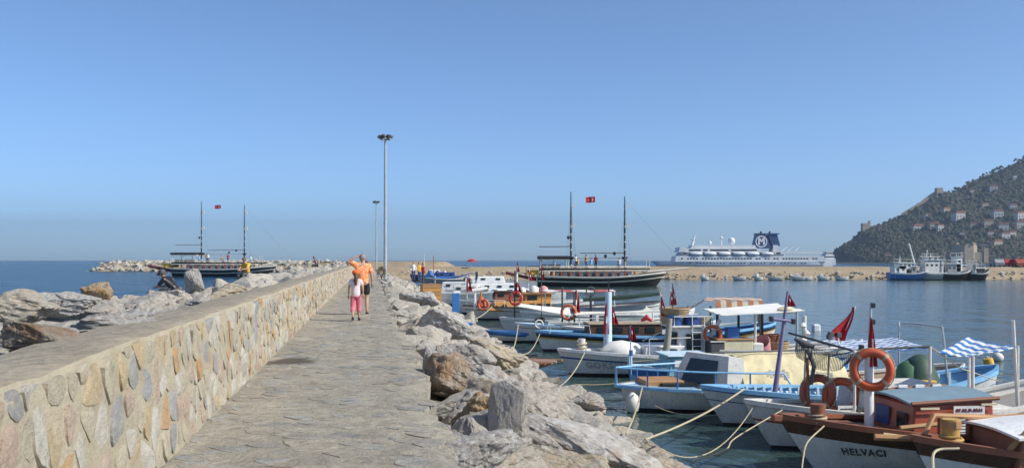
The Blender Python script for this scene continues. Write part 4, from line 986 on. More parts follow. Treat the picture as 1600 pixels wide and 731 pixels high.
# --- skiffs moored under the mole
for i, (px, py, Lpx) in enumerate(((1154, 436, 12), (1184, 435, 9), (1210, 436, 14), (1246, 437, 13), (1258, 436, 12), (1285, 435, 11), (1314, 435, 13), (1100, 437, 8))):
    a = D(px, py, 160); L = Lpx * 160 / F * 1.7; place = ['first', 'second', 'third', 'fourth', 'fifth', 'sixth', 'seventh'][sorted([1154, 1184, 1210, 1246, 1258, 1285, 1314, 1100]).index(px)] if px != 1314 else 'last'
    r = empty('moored_skiff', (a.x - L / 2, a.y, 0), random.uniform(-.3, .3), label=f'white skiff moored under the far mole, {place} from the left', cat='skiff', group='skiffs under the mole')
    Hull(L, 1.4, .75, .5, .55, .4, .2, .5, .2).build(r, [('z', .1, 1), ('s', 0, 0)], [M['white'], M['antifoul'], M['greydeck']], M['white'], M['greydeck'], M['greydeck'], .3, n=10)
    if i % 2: box('cabin', (L * .4, 0, .8), (L * .25, .8, .6), M['white'], r, bevel=.04)
# red parasol on the mole
a = D(737, 421, 176); pr = empty('parasol', (a.x, a.y, 2.1), label='red parasol standing on the far mole', cat='parasol')
tubeo('pole', [(0, 0, 0), (0, 0, 1.5)], .03, M['steel'], pr); obj('canopy', MB().lathe([(.95, .95), (.6, 1.3), (.05, 1.5), (.02, 1.52)], 8), M['redcloth'], pr)
# --- lamp masts
def lamp(u, v, Ht, label):
    w = J(u, v, PATH_Z); r = empty('lamp_mast', (w.x, w.y, PATH_Z - .3), label=label, cat='lamp mast', group='floodlight masts beside the path')
    tubeo('pole', [(0, 0, 0), (0, 0, Ht * .5), (0, 0, Ht)], [.15, .12, .085], M['steel'], r, 12)
    box('base_plate', (0, 0, .33), (.55, .55, .06), M['steel'], r); box('service_door', (0, -.15, 1.2), (.12, .03, .35), M['grey'], r)
    obj('crown_ring', MB().tube([(.40 * math.cos(k * .3927), .40 * math.sin(k * .3927), Ht - .15) for k in range(16)], .04, 6, True), M['steel'], r)
    for k in range(4):
        a = R(45 + 90 * k); tubeo('bracket', [(0, 0, Ht - .2), (.6 * math.cos(a), .6 * math.sin(a), Ht - .15)], .035, M['steel'], r, 6)
    for k in range(6):
        a = R(60 * k + 15); c = Vector((.50 * math.cos(a), .50 * math.sin(a), Ht + .08)); mt = Matrix.Rotation(a, 3, 'Z') @ Matrix.Rotation(R(35), 3, 'Y')
        fl = box('floodlight', c, (.28, .38, .18), M['darkgrey'], r, rot=mt, taper=.75); box('lens', c + mt @ Vector((0, 0, -.105)), (.23, .32, .012), M['glass'], fl, rot=mt)
b1 = D(602, 437, 1.6 * F / 31); lamp(b1.x + K * b1.y, b1.y, 11.75, 'tall grey floodlight mast beside the path, the nearer one')
b2 = D(588, 421, 1.6 * F / 15); lamp(b2.x + K * b2.y, b2.y, 11.5, 'distant grey floodlight mast further along the path')
# ================================================================== MOORED BOATS
class Boat:
    def __init__(s, px, py, zb, L, B, zm, zs, ang, label, rake=.8, stern=0.0, draft=.4, ex=.45, name='fishing_boat', world=None, group='boats moored along the jetty', tm=.45):
        p = world if world is not None else P(px, py, zb)
        s.root = empty(name, (p.x, p.y, 0), R(ang), label=label, cat='boat', group=group)
        s.h = Hull(L, B, zb, zm, zs, rake, draft, stern, .35, tm, ex); bpy.context.view_layer.update()
        s.inv = s.root.matrix_world.inverted(); s.mw = s.root.matrix_world.copy(); s.L = L
    def at(s, px, py, Y): return s.inv @ D(px, py, Y)
    def w(s, p): return s.mw @ Vector(p)
    def hull(s, *a, **k): s.hullo = s.h.build(s.root, *a, **k); return s
    def tube(s, name, pts, r, m, n=7, parent=None): return tubeo(name, pts, r, M[m], parent or s.root, n)
    def box(s, name, c, d, m, bevel=.012, parent=None, taper=1.0, rot=None): return box(name, c, d, M[m] if isinstance(m, str) else m, parent or s.root, bevel=bevel, taper=taper, rot=rot)
    def name_text(s, txt, size, x, zc, m='black', side=-1, bold=1.0):
        mb = text_mb(txt, size, .0); h = s.h; vs = []
        for q in mb.v:
            X = x + (q[0] * bold); t = max(.005, X / h.L); S = h.sheer(t); k = (zc + q[1] + h.draft) / (S + h.draft)
            p = h.pt(t, min(.99, k), side); p.y += side * .012; vs.append(tuple(p))
        mb.v = vs; return obj('boat_name', mb, M[m], s.hullo, fixn=False)
def lifebuoy(c, nrm, label, r=.30, th=.062, mat='orange', band='tan', loose=None):
    c = Vector(c); nrm = Vector(nrm).normalized(); q = nrm.to_track_quat('Z', 'Y').to_matrix()
    o = empty('lifebuoy', c, label=label, cat='lifebuoy', group='lifebuoys on the boats')
    ring = [q @ Vector((r * math.cos(k * math.pi / 14), r * math.sin(k * math.pi / 14), 0)) for k in range(28)]
    obj('ring', MB().tube(ring, th, 10, True), M[mat], o, smooth=60)
    for b in range(4):
        a0 = R(45 + 90 * b); arc = [q @ Vector((r * math.cos(a0 + d), r * math.sin(a0 + d), 0)) for d in (-.085, -.04, 0, .04, .085)]
        obj('reflective_band', MB().tube(arc, th * 1.06, 10), M[band], o, smooth=60)
    cord = [q @ Vector(((r + th * (1.0 + .22 * abs(math.sin(k * math.pi / 14 * 2)))) * math.cos(k * math.pi / 14), (r + th * (1.0 + .22 * abs(math.sin(k * math.pi / 14 * 2)))) * math.sin(k * math.pi / 14), 0)) for k in range(28)]
    obj('grab_rope', MB().tube(cord, .010, 5, True), M['rope'], o); return o
def limp_flag(boat, top, h, w, lean=0.0, m='redcloth', label='limp red flag'):
    top = Vector(top)
    def f(u, v):
        wid = w * (.25 + .75 * v ** .8); y = .35 * wid * math.sin(u * 9 + v * 2)
        return (top.x + lean * v * h + (u - .15) * wid * .8, top.y + y, top.z - v * h * (1 - .12 * u) - .12 * h * u)
    o = obj('flag', MB().grid(f, 14, 8), M[m], boat.root, smooth=70, label=label, fixn=False)
    def g(u, v):                                # white crescent patch half lost in the folds
        p = Vector(f(.30 + .28 * u, .42 + .22 * v)); return (p.x, p.y - .012, p.z)
    obj('crescent_patch', MB().grid(g, 5, 4), M['white'], o, smooth=70, fixn=False); return o
def canopy(boat, name, a, b, c, d, m, sagv=.08, th=.02, n=12, edge=None, mats=None, mifn=None):
    a, b, c, d = (Vector(p) for p in (a, b, c, d))
    def f(u, v): p = a.lerp(b, u).lerp(d.lerp(c, u), v); return p - Vector((0, 0, sagv * 4 * u * (1 - u) * (.6 + .4 * math.sin(v * 3.1)) + .015 * math.sin(u * 23 + v * 5)))
    return obj(name, MB().grid(f, n, 8, th, mifn=mifn), mats or M[m], boat.root, smooth=50)
def rope(pts, label, r=.016, m='rope', sagd=None):
    return tag(tubeo('mooring_rope', pts, r, M[m], None, 6), label, 'rope', 'mooring ropes')
def tyre(boat, c, nrm, r=.2, th=.07):
    q = Vector(nrm).to_track_quat('Z', 'Y').to_matrix(); c = Vector(c)
    return obj('tyre_fender', MB().tube([c + q @ Vector((r * math.cos(k * .3927), r * math.sin(k * .3927), 0)) for k in range(16)], th, 8, True), M['tyre'], boat.root, smooth=60)
def basket(c, r, h, label, m='basket', group='baskets on the boats'):
    o = empty('fish_basket', c, label=label, cat='basket', group=group)
    obj('body', MB().lathe([(r * .8, 0), (r * .95, h * .5), (r, h), (r * .92, h), (r * .86, h * .5), (r * .7, .03)], 18), M[m], o, smooth=40)
    obj('rim', MB().tube([(r * math.cos(k * .349), r * math.sin(k * .349), h) for k in range(18)], r * .07, 6, True), M[m], o, smooth=60)
    for k in range(3): obj('weave_band', MB().tube([((r * (.84 + .05 * k) + .01) * math.cos(a * .349), (r * (.84 + .05 * k) + .01) * math.sin(a * .349), h * (.2 + .25 * k)) for a in range(18)], r * .035, 5, True), M[m], o)
    return o
def V3(*a): return Vector(a)
ST_BLUE = (.05, .20, .50); ST_W = (.78, .78, .76)

# ---------------------------------------------------------------- 1: brown and white boat with the orange lifebuoy on its mast
b = Boat(1217, 650, .95, 8.4, 2.3, .62, .85, 6, 'white and brown wooden boat named HELVACI with dark red cabin', 1.0)
b.hull([('z', .06, 2), ('s', .25, 0), ('s', .0, 1)], [M['hullgrey'], M['brown'], M['antifoul'], M['brown']], M['mahog'], M['mahog'], M['deckwood'], .07)
b.name_text('HELVACI', .15, 1.02, .44, 'lettering', bold=1.0)
h = b.h
b.box('stem_post', (.10, 0, .93), (.42, .16, .10), 'mahog'); b.tube('rub_strake', [h.pt(t, .99, -1) + Vector((0, -.03, -.02)) for t in [.16, .2, .25, .3, .34]], .03, 'cream')
bo = b.at(1278, 640, 14.9); b.tube('mooring_post', [(bo.x, bo.y, .78), (bo.x, bo.y, 1.17)], [.10, .12], 'mahog', 10)
rp = [(bo.x + .13 * math.cos(k * .7), bo.y + .13 * math.sin(k * .7), .86 + k * .006) for k in range(26)]; b.tube('rope_coil', rp, .018, 'rope', 6)
# cabin
x0, x1 = 1.78, 3.15; cz0, cz1 = .55, 1.24
cab = MB(); cab.hexa([(x0, -.72, cz0), (x1, -.72, cz0), (x1, .78, cz0), (x0, .78, cz0)], [(x0 + .10, -.66, cz1 - .05), (x1, -.66, cz1 + .02), (x1, .72, cz1 + .02), (x0 + .10, .72, cz1 - .05)]); cabo = obj('cabin', cab, M['brownred'], b.root, bevel=.03)
rf = MB().grid(lambda u, v: (lerp(x0 + .02, x1 + .06, u), lerp(-.70, .76, v), cz1 - .02 + .07 * u + .06 * math.sin(v * math.pi)), 6, 8, .035); obj('cabin_roof', rf, M['roofblue'], b.root, smooth=40)
for s, y in ((0, -.71), (1, .77)): b.tube('roof_edge', [(x0 + .02, y, cz1 - .02), (x1 + .06, y, cz1 + .05)], .03, 'mahog')
for k in range(4): b.box('skylight', (x0 + .35 + k * .3, .74, cz1 + .05), (.16, .05, .05), 'white', .005)
b.box('front_window', (x0 + .04, .22, .92), (.03, .44, .30), 'navy', .02, cabo); b.box('front_window', (x0 + .04, -.38, .92), (.03, .30, .26), 'glass', .02, cabo)
for k in range(7): b.box('louvre_slat', (x0 + .98, -.735, .66 + k * .048), (.42, .03, .030), 'white', .0, cabo)
b.box('louvre_backing', (x0 + .98, -.715, .80), (.46, .02, .36), 'darkgrey', .0, cabo)
npl = b.box('number_plate', (x0 + .93, -.735, 1.115), (.50, .015, .13), 'white', .0, cabo); place_text('07.02.D.0561', .066, (x0 + .93, -.745, 1.115), (1, 0, 0), (0, 0, 1), M['darkred'], npl, 'plate_number')
b.box('side_hatch_rim', (x0 + .3, -.74, 1.15), (.30, .02, .03), 'cream', 0, cabo); b.box('side_hatch_rim', (x1 - .12, -.74, 1.2), (.26, .02, .03), 'cream', 0, cabo)
# mast
mp = b.at(1358, 665, 15.2); mx, my = mp.x, mp.y
b.tube('mast', [(mx, my, .6), (mx, my, 1.95)], [.075, .07], 'white', 10); b.tube('mast_top', [(mx, my, 1.9), (mx + .03, my, 2.70)], [.03, .02], 'steel', 8)
for dx, z in ((.06, 2.68), (.06, 2.42), (-.13, 2.02), (.04, 2.0)): b.box('navigation_light', (mx + dx, my, z), (.07, .07, .08), 'black', .01)
lifebuoy(b.w((mx - .01, my - .12, 1.68)), (-.35, -1, .05), 'orange lifebuoy hung on the white mast of the brown-cabined boat', .268, .066)
limp_flag(b, (mx - .0, my - .06, 2.52), .80, .16, -.03, label='limp red flag tied down the mast')
for k in range(3): b.box('deck_hatch', (1.05 + .0, .1, .78), (.5, .55, .05), 'mahog', .01) if k == 0 else None
tyre(b, h.pt(.345, .80, -1) + Vector((0, -.06, 0)), (0, 1, .1), .13, .055)
B1 = b
# ---------------------------------------------------------------- 2: nearest boat, lower right corner
b = Boat(1424, 684, 1.1, 7.0, 2.0, .82, 1.1, 4, 'nearest wooden boat with brown rail and white hull in the corner', .9)
b.hull([('z', .06, 2), ('s', .21, 0), ('s', 0, 1)], [M['hullgrey'], M['brown'], M['antifoul'], M['brown']], M['mahog'], M['mahog'], M['deckgrey'], .06)
h = b.h; bo = b.at(1486, 668, 12.4)
b.tube('mooring_post', [(bo.x, bo.y, .95), (bo.x, bo.y, 1.35)], [.10, .115], 'gold', 10); b.tube('post_head', [(bo.x, bo.y, 1.24), (bo.x, bo.y, 1.33)], .13, 'wood', 8)
b.tube('rope_coil', [(bo.x + .14 * math.cos(k * .7), bo.y + .14 * math.sin(k * .7), .99 + k * .006) for k in range(26)], .02, 'gold', 6)
for side, xa, xb_ in ((1, .25, 2.1), (-1, 1.0, 3.6)):
    pts = [h.pt(xa / 7, 1, side, .05) + Vector((0, 0, .04))] + [h.pt(lerp(xa + .18, xb_, k / 4) / 7, 1, side, .05) + Vector((0, 0, .30)) for k in range(5)]
    b.tube('bulwark_rail', pts, .035, 'wood', 7)
    for k in range(4): p = h.pt(lerp(xa + .3, xb_, k / 3) / 7, 1, side, .05); b.tube('rail_post', [p, p + Vector((0, 0, .30))], .035, 'mahog', 7)
cb = MB(); cb.hexa([(1.05, -.62, .80), (2.8, -.62, .80), (2.8, .62, .80), (1.05, .62, .80)], [(1.12, -.6, 1.18), (2.8, -.6, 1.30), (2.8, .6, 1.30), (1.12, .6, 1.18)]); cbo = obj('cabin', cb, M['mahog'], b.root, bevel=.02)
obj('cabin_roof', MB().grid(lambda u, v: (lerp(1.02, 2.9, u), lerp(-.70, .70, v), 1.21 + .12 * u + .04 * math.sin(v * math.pi)), 5, 6, .03), M['white'], b.root, smooth=40)
b.tube('boat_pole', [(.2, .72, 1.10), (1.2, .80, 1.17), (3.0, .85, 1.32)], .035, 'wood'); b.tube('loose_spar', [(-.25, .52, 1.02), (.55, .42, 1.0)], .045, 'wood')
B2 = b
# ---------------------------------------------------------------- 3: white boat with red line, nets and striped awnings
b = Boat(1163, 627, .85, 6.9, 2.0, .62, 1.35, 6, 'white boat with thin red line, white deckhouse and striped awnings', .8)
b.hull([('z', .06, 2), ('s', .33, 0), ('s', .29, 1), ('s', .05, 0), ('s', 0, 1)], [M['hullgrey'], M['brownred'], M['antifoul'], M['offwhite']], M['offwhite'], M['offwhite'], M['deckgrey'], .14)
h = b.h
dk = MB(); dk.hexa([(1.95, -.62, .5), (3.5, -.66, .5), (3.5, .62, .5), (1.95, .58, .5)], [(2.02, -.58, 1.06), (3.5, -.62, 1.12), (3.5, .58, 1.12), (2.02, .54, 1.06)]); dko = obj('deckhouse', dk, M['white'], b.root, bevel=.03)
for k in range(2): b.box('vent_slot', (2.5 + k * .5, -.63, .98), (.3, .03, .05), 'darkgrey', 0, dko)
b.box('hatch_roof', (2.78, 0, 1.13), (1.5, 1.25, .05), 'offwhite', .015)
b.box('notice_plate', (1.70, -.5, .74), (.34, .02, .17), 'white', 0); 
for k in range(2): b.box('notice_line', (1.70, -.513, .77 - k * .05), (.26, .006, .018), 'darkgrey', 0)
lifebuoy(b.w((1.78, -.1, .93)), (-.55, -1, .25), 'orange lifebuoy leaning on the white deckhouse, right of the pair', .27, .07)
lifebuoy(b.w((1.42, .10, .97)), (-.8, -1, .2), 'dark red lifebuoy leaning on the white deckhouse, left of the pair', .27, .07, 'brownred')
b.tube('bow_post', [(1.25, .1, .5), (1.22, .1, 1.62)], [.035, .028], 'mahog', 8)
for k in range(3): b.tube('net_pole', [(1.25 + k * .45, .35, .6), (1.3 + k * .45, .35, 1.75 - .1 * k)], .018, 'steel', 6)
tyre(b, (1.95, -.75, .70), (.1, -.3, 1), .17, .05)
# nets bundled on a line: knotted strands
def net(boat, a, c, drop, n=34, m=16, mat='darkgrey', name='fishing_net'):
    a, c = Vector(a), Vector(c); g = MB(); rnd = random.Random(3)
    def f(u, v): p = a.lerp(c, u); return p + Vector((0, .10 * math.sin(u * 14 + v * 3), -drop * v * (.55 + .45 * math.sin(u * 3.3 + .5)) - .10 * math.sin(u * math.pi)))
    for i in range(n + 1): g.tube([f(i / n, v / m) for v in range(m + 1)], .0045, 4)
    for j in range(m + 1): g.tube([f(u / n, j / m) for u in range(n + 1)], .0045, 4)
    return obj(name, g, M[mat], boat.root)
n1, n2 = b.at(1246, 534, 17.7), b.at(1350, 549, 17.4)
net(b, n1, n2, .36); n3, n4, n5 = b.at(1262, 545, 17.6), b.at(1272, 570, 17.5), b.at(1268, 600, 17.4)
b.tube('net_roll', [n1 + Vector((-.05, 0, .06)), b.at(1256, 537, 17.7), b.at(1272, 542, 17.6)], [.03, .075, .04], 'darkgrey', 9); b.tube('net_float_line', [n3, n4, n5], [.05, .045, .03], 'darkgrey', 8)
aw = stripes('blue_striped_canvas', ST_BLUE, ST_W, 5.0, 1); aw2 = stripes('blue_striped_canvas_aft', ST_BLUE, ST_W, 3.6, 0)
p1, p2, p3, p4 = b.at(1272, 531, 18.3), b.at(1335, 548, 16.8), b.at(1453, 541, 16.9), b.at(1392, 527, 18.5)
canopy(b, 'front_awning', p1, p4, p3, p2, None, .05, .015, mats=aw)
q1, q2, q3, q4 = b.at(1466, 549, 17.0), b.at(1520, 556, 16.5), b.at(1590, 540, 17.2), b.at(1514, 527, 18.6)
canopy(b, 'aft_awning', q1, q2, q3, q4, None, .06, .015, mats=aw2)
for p in (p3, p2, q2, q4, q3): b.tube('awning_post', [(p.x, p.y, .45), (p.x, p.y, p.z)], .028, 'offwhite', 8)
b.tube('awning_ridge', [p1 + Vector((-.5, 0, .14)), p2 + Vector((0, .1, 0)), p3], .022, 'darkgrey'); pp = b.at(1587, 500, 17.2); b.tube('stern_pole', [(pp.x + .05, pp.y, .5), (pp.x - .05, pp.y, pp.z)], .03, 'offwhite', 8)
for px, py in ((1298, 522), (1310, 523), (1296, 526)): q = b.at(px, py, 17.8); b.tube('light_stalk', [(q.x, q.y, q.z - .2), (q.x, q.y, q.z)], .015, 'white'); b.box('deck_light', q, (.09, .09, .09), 'darkgrey', .01)
q = b.at(1335, 478, 17.9); b.tube('flag_staff', [(q.x - .35, q.y, q.z - .9), (q.x + .02, q.y, q.z)], .014, 'offwhite', 6)
obj('flag', MB().grid(lambda u, v: (q.x - .02 - .30 * v + (u - .5) * .30 * v ** 1.2 + .03 * math.sin(v * 5), q.y - .05 * math.sin(u * 8), q.z - .02 - .62 * v + .12 * v * (u < .5) * (1 - u)), 8, 8), M['redcloth'], b.root, smooth=70, label='red flag drooping from a slanting staff', fixn=False)
b.tube('tie_line', [p3, b.at(1500, 575, 18), b.at(1560, 595, 18.0)], .012, 'rope', 5)
for k in range(3): basketp = b.w((4.6 + k * .5, .2 * (k - 1), .52))
b.box('engine_hatch', (4.6, 0, .60), (.8, .7, .22), 'offwhite', .02); b.tube('outboard_cover', [(5.5, -.4, .62), (5.75, -.4, .78), (5.85, -.4, .62)], [.08, .13, .07], 'black', 8)
B3 = b
# ---------------------------------------------------------------- 4: open boat with blue ribs and purple mast
b = Boat(1095, 604, .80, 6.7, 1.9, .60, 1.1, 9, 'open white boat with bright blue ribbed inside and purple mast', .8)
b.hull([('z', .06, 2), ('s', .26, 0), ('s', .24, 1), ('s', .06, 0), ('s', 0, 1)], [M['hullgrey'], M['navy'], M['antifoul'], M['skyblue']], M['skyblue'], M['skyblue'], M['tan'], .38, cap_w=.14)
h = b.h; b.name_text('B-07 B.', .12, 1.15, .42, 'lettering', bold=1.0)
for side in (-1, 1):
    for k in range(24):
        t = .10 + k * .034; a = h.pt(t, 1, side, .07); c = h.pt(t, h.kz(t, h.sheer(t) - .36), side, .07)
        b.box('rib', (a + c) / 2 + Vector((0, -side * .02, 0)), (.05, .05, (a - c).length), 'paleblue', 0)
for t in (.22, .42, .62): w = h.half(t) * 1.75; b.box('thwart', (t * b.L, 0, h.sheer(t) - .17), (.26, w, .04), 'wood', .008)
mp = b.at(1207, 618, 19.7); tp = b.at(1231, 458, 19.9)
b.tube('mast', [(mp.x, mp.y, .3), (tp.x, tp.y, 2.75)], [.062, .026], 'purple', 10); cp = b.at(1222, 500, 19.8); b.tube('cross_arm', [cp + Vector((-.22, 0, .03)), cp + Vector((.22, 0, -.03))], .032, 'purple', 8)
for s in (-1, 1): b.box('arm_cap', cp + Vector((s * .24, 0, -s * .03)), (.07, .1, .11), 'black', .01)
limp_flag(b, b.at(1230, 456, 19.9), .30, .22, .03, label='small dark red flag at the mast head')
hp_ = [b.at(1405, 605, 20.9), b.at(1405, 515, 20.9), b.at(1410, 505, 20.9), b.at(1465, 510, 20.4), b.at(1473, 520, 20.3), b.at(1480, 590, 20.2)]; b.tube('awning_hoop', curve_pts(hp_, 5), .022, 'steel', 7)
for k, (px, py, r, m) in enumerate(((1436, 575, .36, 'darkgreen'), (1420, 580, .30, 'green'), (1446, 580, .22, 'offwhite'))):
    c = b.at(px, py, 20.3); g = MB().lathe([(r * 1.15, -r * .7), (r, -.1), (r * .75, r * .4), (r * .3, r * .72), (.02, r * .8)], 14, c); 
    g.v = [tuple(Vector(p) * (1 + .0) + Vector((.05 * noise.noise((p[0] * 5, p[1] * 5, p[2] * 5)),) * 3)) for p in g.v]; obj('net_heap', g, M[m], b.root, smooth=50)
b.box('fish_tray', b.at(1440, 598, 19.9), (.5, .3, .12), 'yellow', .01)
B4 = b
# ---------------------------------------------------------------- 5: white boat with blue pulpit rails and tarpaulin tent
b = Boat(973, 606, .55, 8.4, 2.3, .50, .9, 8, 'white boat with pale blue bow rail, grey wheelhouse and cream tarpaulin', .35, tm=.34, ex=.36, world=Vector((2.45, 21.7, 0)))
b.hull([('z', .07, 2), ('s', .03, 0), ('s', 0, 1)], [M['white'], M['skyblue'], M['antifoul'], M['tan']], M['offwhite'], M['tan'], M['deckwood'], .10)
h = b.h
pl = MB(); pts = [(h.pt(t, 1, 1) + Vector((-.12, .06, .04))) for t in (0, .05, .12, .2)]; pn = [Vector((p.x, -p.y, p.z)) for p in pts]
pl.add([p for pr_ in zip(pts, pn) for p in pr_] + [p - Vector((0, 0, .06)) for pr_ in zip(pts, pn) for p in pr_], [(0, 2, 3, 1), (2, 4, 5, 3), (4, 6, 7, 5), (8, 9, 11, 10), (10, 11, 13, 12), (12, 13, 15, 14), (0, 1, 9, 8), (0, 8, 10, 2), (2, 10, 12, 4), (4, 12, 14, 6), (1, 3, 11, 9), (3, 5, 13, 11), (5, 7, 15, 13), (6, 14, 15, 7)]); obj('bow_platform', pl, M['skyblue'], b.root)
for side in (-1, 1):
    rail = [h.pt(t, 1, side) + Vector((-.1 if t == 0 else 0, side * .02, z)) for t, z in ((0, .42), (.08, .42), (.2, .42), (.32, .42), (.4, .42), (.43, .05))]; b.tube('pulpit_rail', rail, .022, 'skyblue')
    for t in (0, .06, .13, .22, .31): p = h.pt(t, 1, side) + Vector((-.1 if t == 0 else 0, side * .02, 0)); b.tube('rail_stanchion', [p, p + Vector((0, 0, .42))], .018, 'blue' if t > .05 else 'skyblue', 6)
b.box('fore_hatch', (.95, .15, .62), (.9, .9, .14), 'wood', .02); b.box('dark_hold', (1.25, -.25, .615), (.8, .5, .06), 'black', 0)
x0 = b.at(1100, 600, 21.3).x
wh_ = MB(); wh_.hexa([(x0 + .50, -.70, .42), (x0 + .95, -.70, .42), (x0 + .95, .70, .42), (x0 - .42, .66, .42)], [(x0 + .60, -.58, 1.24), (x0 + .95, -.58, 1.18), (x0 + .95, .58, 1.18), (x0 - .02, .52, 1.26)]); who = obj('wheelhouse', wh_, M['offwhite'], b.root)
A_, B_, C_, D_ = V3(x0 + .50, -.70, .42), V3(x0 - .42, .66, .42), V3(x0 + .60, -.58, 1.24), V3(x0 - .02, .52, 1.26)
ws = MB().grid(lambda u, v: tuple(A_.lerp(B_, .2 + .62 * u).lerp(C_.lerp(D_, .2 + .62 * u), .2 + .66 * v) + V3(-.03, -.02, 0)), 4, 4, .012); obj('windscreen', ws, M['glass'], who)
tz = lambda u, v: 1.22 + .10 * math.sin(u * math.pi) - .08 * u
tp_ = MB()
def tent(u, v):                               # v runs near side bottom, ridge, far side bottom
    x = lerp(x0 + .9, x0 + 3.4, u); s = v * 2 - 1; y = s * .80; z = (tz(u, v) - .72 * abs(s) ** 2.6) + .04 * noise.noise((x * 3, y * 3, 0)) + .03 * math.sin(x * 7 + s * 3) * abs(s); return (x, y + .04 * noise.noise((x * 4, z * 4, 5)), z)
tp_.grid(tent, 34, 26, .012); tpo = obj('tarpaulin', tp_, M['tarp'], b.root, smooth=60)
for k in range(2):
    def pr(u, v, k=k): p = Vector(tent(.22 + .42 * k + .22 * u, .055 + .075 * v)); return (p.x, p.y - .012, p.z)
    gg = MB()
    for r_ in range(5):
        for s_ in range(7):
            if (r_ * 3 + s_ * 2 + k) % 4: 
                u0, v0 = s_ / 7, r_ / 5; gg.add([pr(u0, v0), pr(u0 + .12, v0), pr(u0 + .12, v0 + .13), pr(u0, v0 + .13)], [(0, 1, 2, 3)])
    obj('faded_print', gg, M['greydeck'], tpo, fixn=False)
b.tube('tent_ridge', [(x0 + .6, 0, 1.32), (x0 + 3.6, 0, 1.22)], .025, 'grey'); b.tube('tent_pole', [(x0 + .3, -.3, 1.30), (x0 + 3.5, -.2, 1.34)], .016, 'darkgrey')
fd = MB().lathe([(.03, -.24), (.13, -.16), (.16, 0), (.13, .16), (.03, .24)], 12, (.18, -.38, .22)); obj('fender', fd, M['offwhite'], b.root, smooth=60)
B5 = b
# ---------------------------------------------------------------- 6: small turquoise boat
b = Boat(980, 575, .7, 6.0, 1.7, .52, .8, 8, 'small turquoise and blue boat squeezed between two white ones', .25, world=Vector((2.95, 24.5, 0)))
b.hull([('z', .06, 2), ('s', .22, 1), ('s', 0, 0)], [M['blue'], M['skyblue'], M['antifoul'], M['skyblue']], M['paleblue'], M['skyblue'], M['turq'], .15)
b.box('stem_head', (.06, 0, .82), (.10, .12, .32), 'paleblue', .02)
x0 = b.at(1040, 575, 24.2).x; cb = MB(); cb.hexa([(x0, -.58, .42), (x0 + 1.15, -.62, .42), (x0 + 1.15, .62, .42), (x0, .58, .42)], [(x0 + .12, -.52, .95), (x0 + 1.1, -.56, .98), (x0 + 1.1, .56, .98), (x0 + .12, .52, .95)]); cbo = obj('cabin', cb, M['turq'], b.root, bevel=.03)
for k in range(3): b.box('side_window', (x0 + .3 + k * .32, -.575, .80), (.22, .03, .16), 'white', 0, cbo)
b.box('cabin_roof', (x0 + .6, 0, .99), (1.2, 1.25, .04), 'paleblue', .01)
mp = b.at(986, 600, 24.3); b.tube('flag_staff', [(mp.x, mp.y, .5), (mp.x - .02, mp.y, 1.75)], .016, 'skyblue', 6); b.tube('staff_lamp', [(mp.x, mp.y, .98), (mp.x, mp.y, 1.12)], .05, 'blue', 8); limp_flag(b, (mp.x - .02, mp.y, 1.80), .42, .24, -.02, label='small red flag on a thin staff')
b.tube('bow_line', [(.1, 0, .8), (1.2, -.5, .95), (2.2, -.6, .62)], .01, 'rope', 5)
B6 = b
# ---------------------------------------------------------------- 7: white boat with name on the bow, wheelhouse, white awning
b = Boat(871, 546, .78, 9.4, 2.3, .56, .95, 7, 'long white boat named GOKSEN with white mast, wheelhouse and white awning', .65)
b.hull([('z', .10, 2), ('s', .24, 0), ('s', .19, 1), ('s', .05, 0), ('s', 0, 1)], [M['hullgrey'], M['navy'], M['antifoul'], M['offwhite']], M['white'], M['offwhite'], M['deckgrey'], .10)
b.name_text('GOKSEN', .25, 1.26, .34, 'faint', bold=1.1)
h = b.h; mp = b.at(949, 550, 28.6)
b.tube('mast', [(mp.x, mp.y, .5), (mp.x + .04, mp.y, 2.45)], [.14, .09], 'paleblue', 10); b.tube('mast_tip', [(mp.x + .04, mp.y, 2.4), (mp.x + .04, mp.y, 2.85)], .02, 'black', 6)
limp_flag(b, (mp.x - .06, mp.y - .08, 2.15), .95, .20, -.06); limp_flag(b, (mp.x + .12, mp.y + .02, 2.1), .62, .22, .1, label='darker red flag behind the mast')
bo = b.at(909, 548, 28.3); b.tube('mooring_post', [(bo.x, bo.y, .6), (bo.x, bo.y, 1.08)], [.10, .11], 'offwhite', 9); b.tube('rope_coil', [(bo.x + .14 * math.cos(k * .7), bo.y + .14 * math.sin(k * .7), .74 + k * .012) for k in range(24)], .025, 'rope', 6)
hb_ = MB().lathe([(.1, -.15), (.42, -.12), (.45, .05), (.3, .24), (.06, .30)], 14, (0, 0, 0)); hb_.v = [(p[0] * 1.5 + 1.95, p[1] * 1.2, p[2] + .72 + .05 * noise.noise((p[0] * 6, p[1] * 6, p[2] * 6))) for p in hb_.v]; obj('canvas_bundle', hb_, M['cloth_white'], b.root, smooth=60)
b.box('fore_cabin', (3.05, 0, .70), (1.2, 1.3, .42), 'white', .03); b.box('cabin_window', (3.2, -.66, .74), (.42, .03, .14), 'glass', 0); b.box('blue_crate', (2.45, .1, .74), (.34, .5, .30), 'blue', .015)
b.tube('guard_rail', [(2.55, -.75, .62), (2.55, -.75, 1.12), (3.75, -.85, 1.16)], .018, 'offwhite', 6); b.tube('guard_rail', [(2.75, .75, .95), (3.6, .85, 1.75 - .45)], .018, 'offwhite', 6)
wp = b.at(1037, 570, 27.6); b.tube('weathered_post', [(wp.x, wp.y, .35), (wp.x + .12, wp.y, 1.1), (wp.x + .18, wp.y, 1.72)], [.11, .10, .08], 'greydeck', 9)
x0 = b.at(1052, 560, 28.3).x
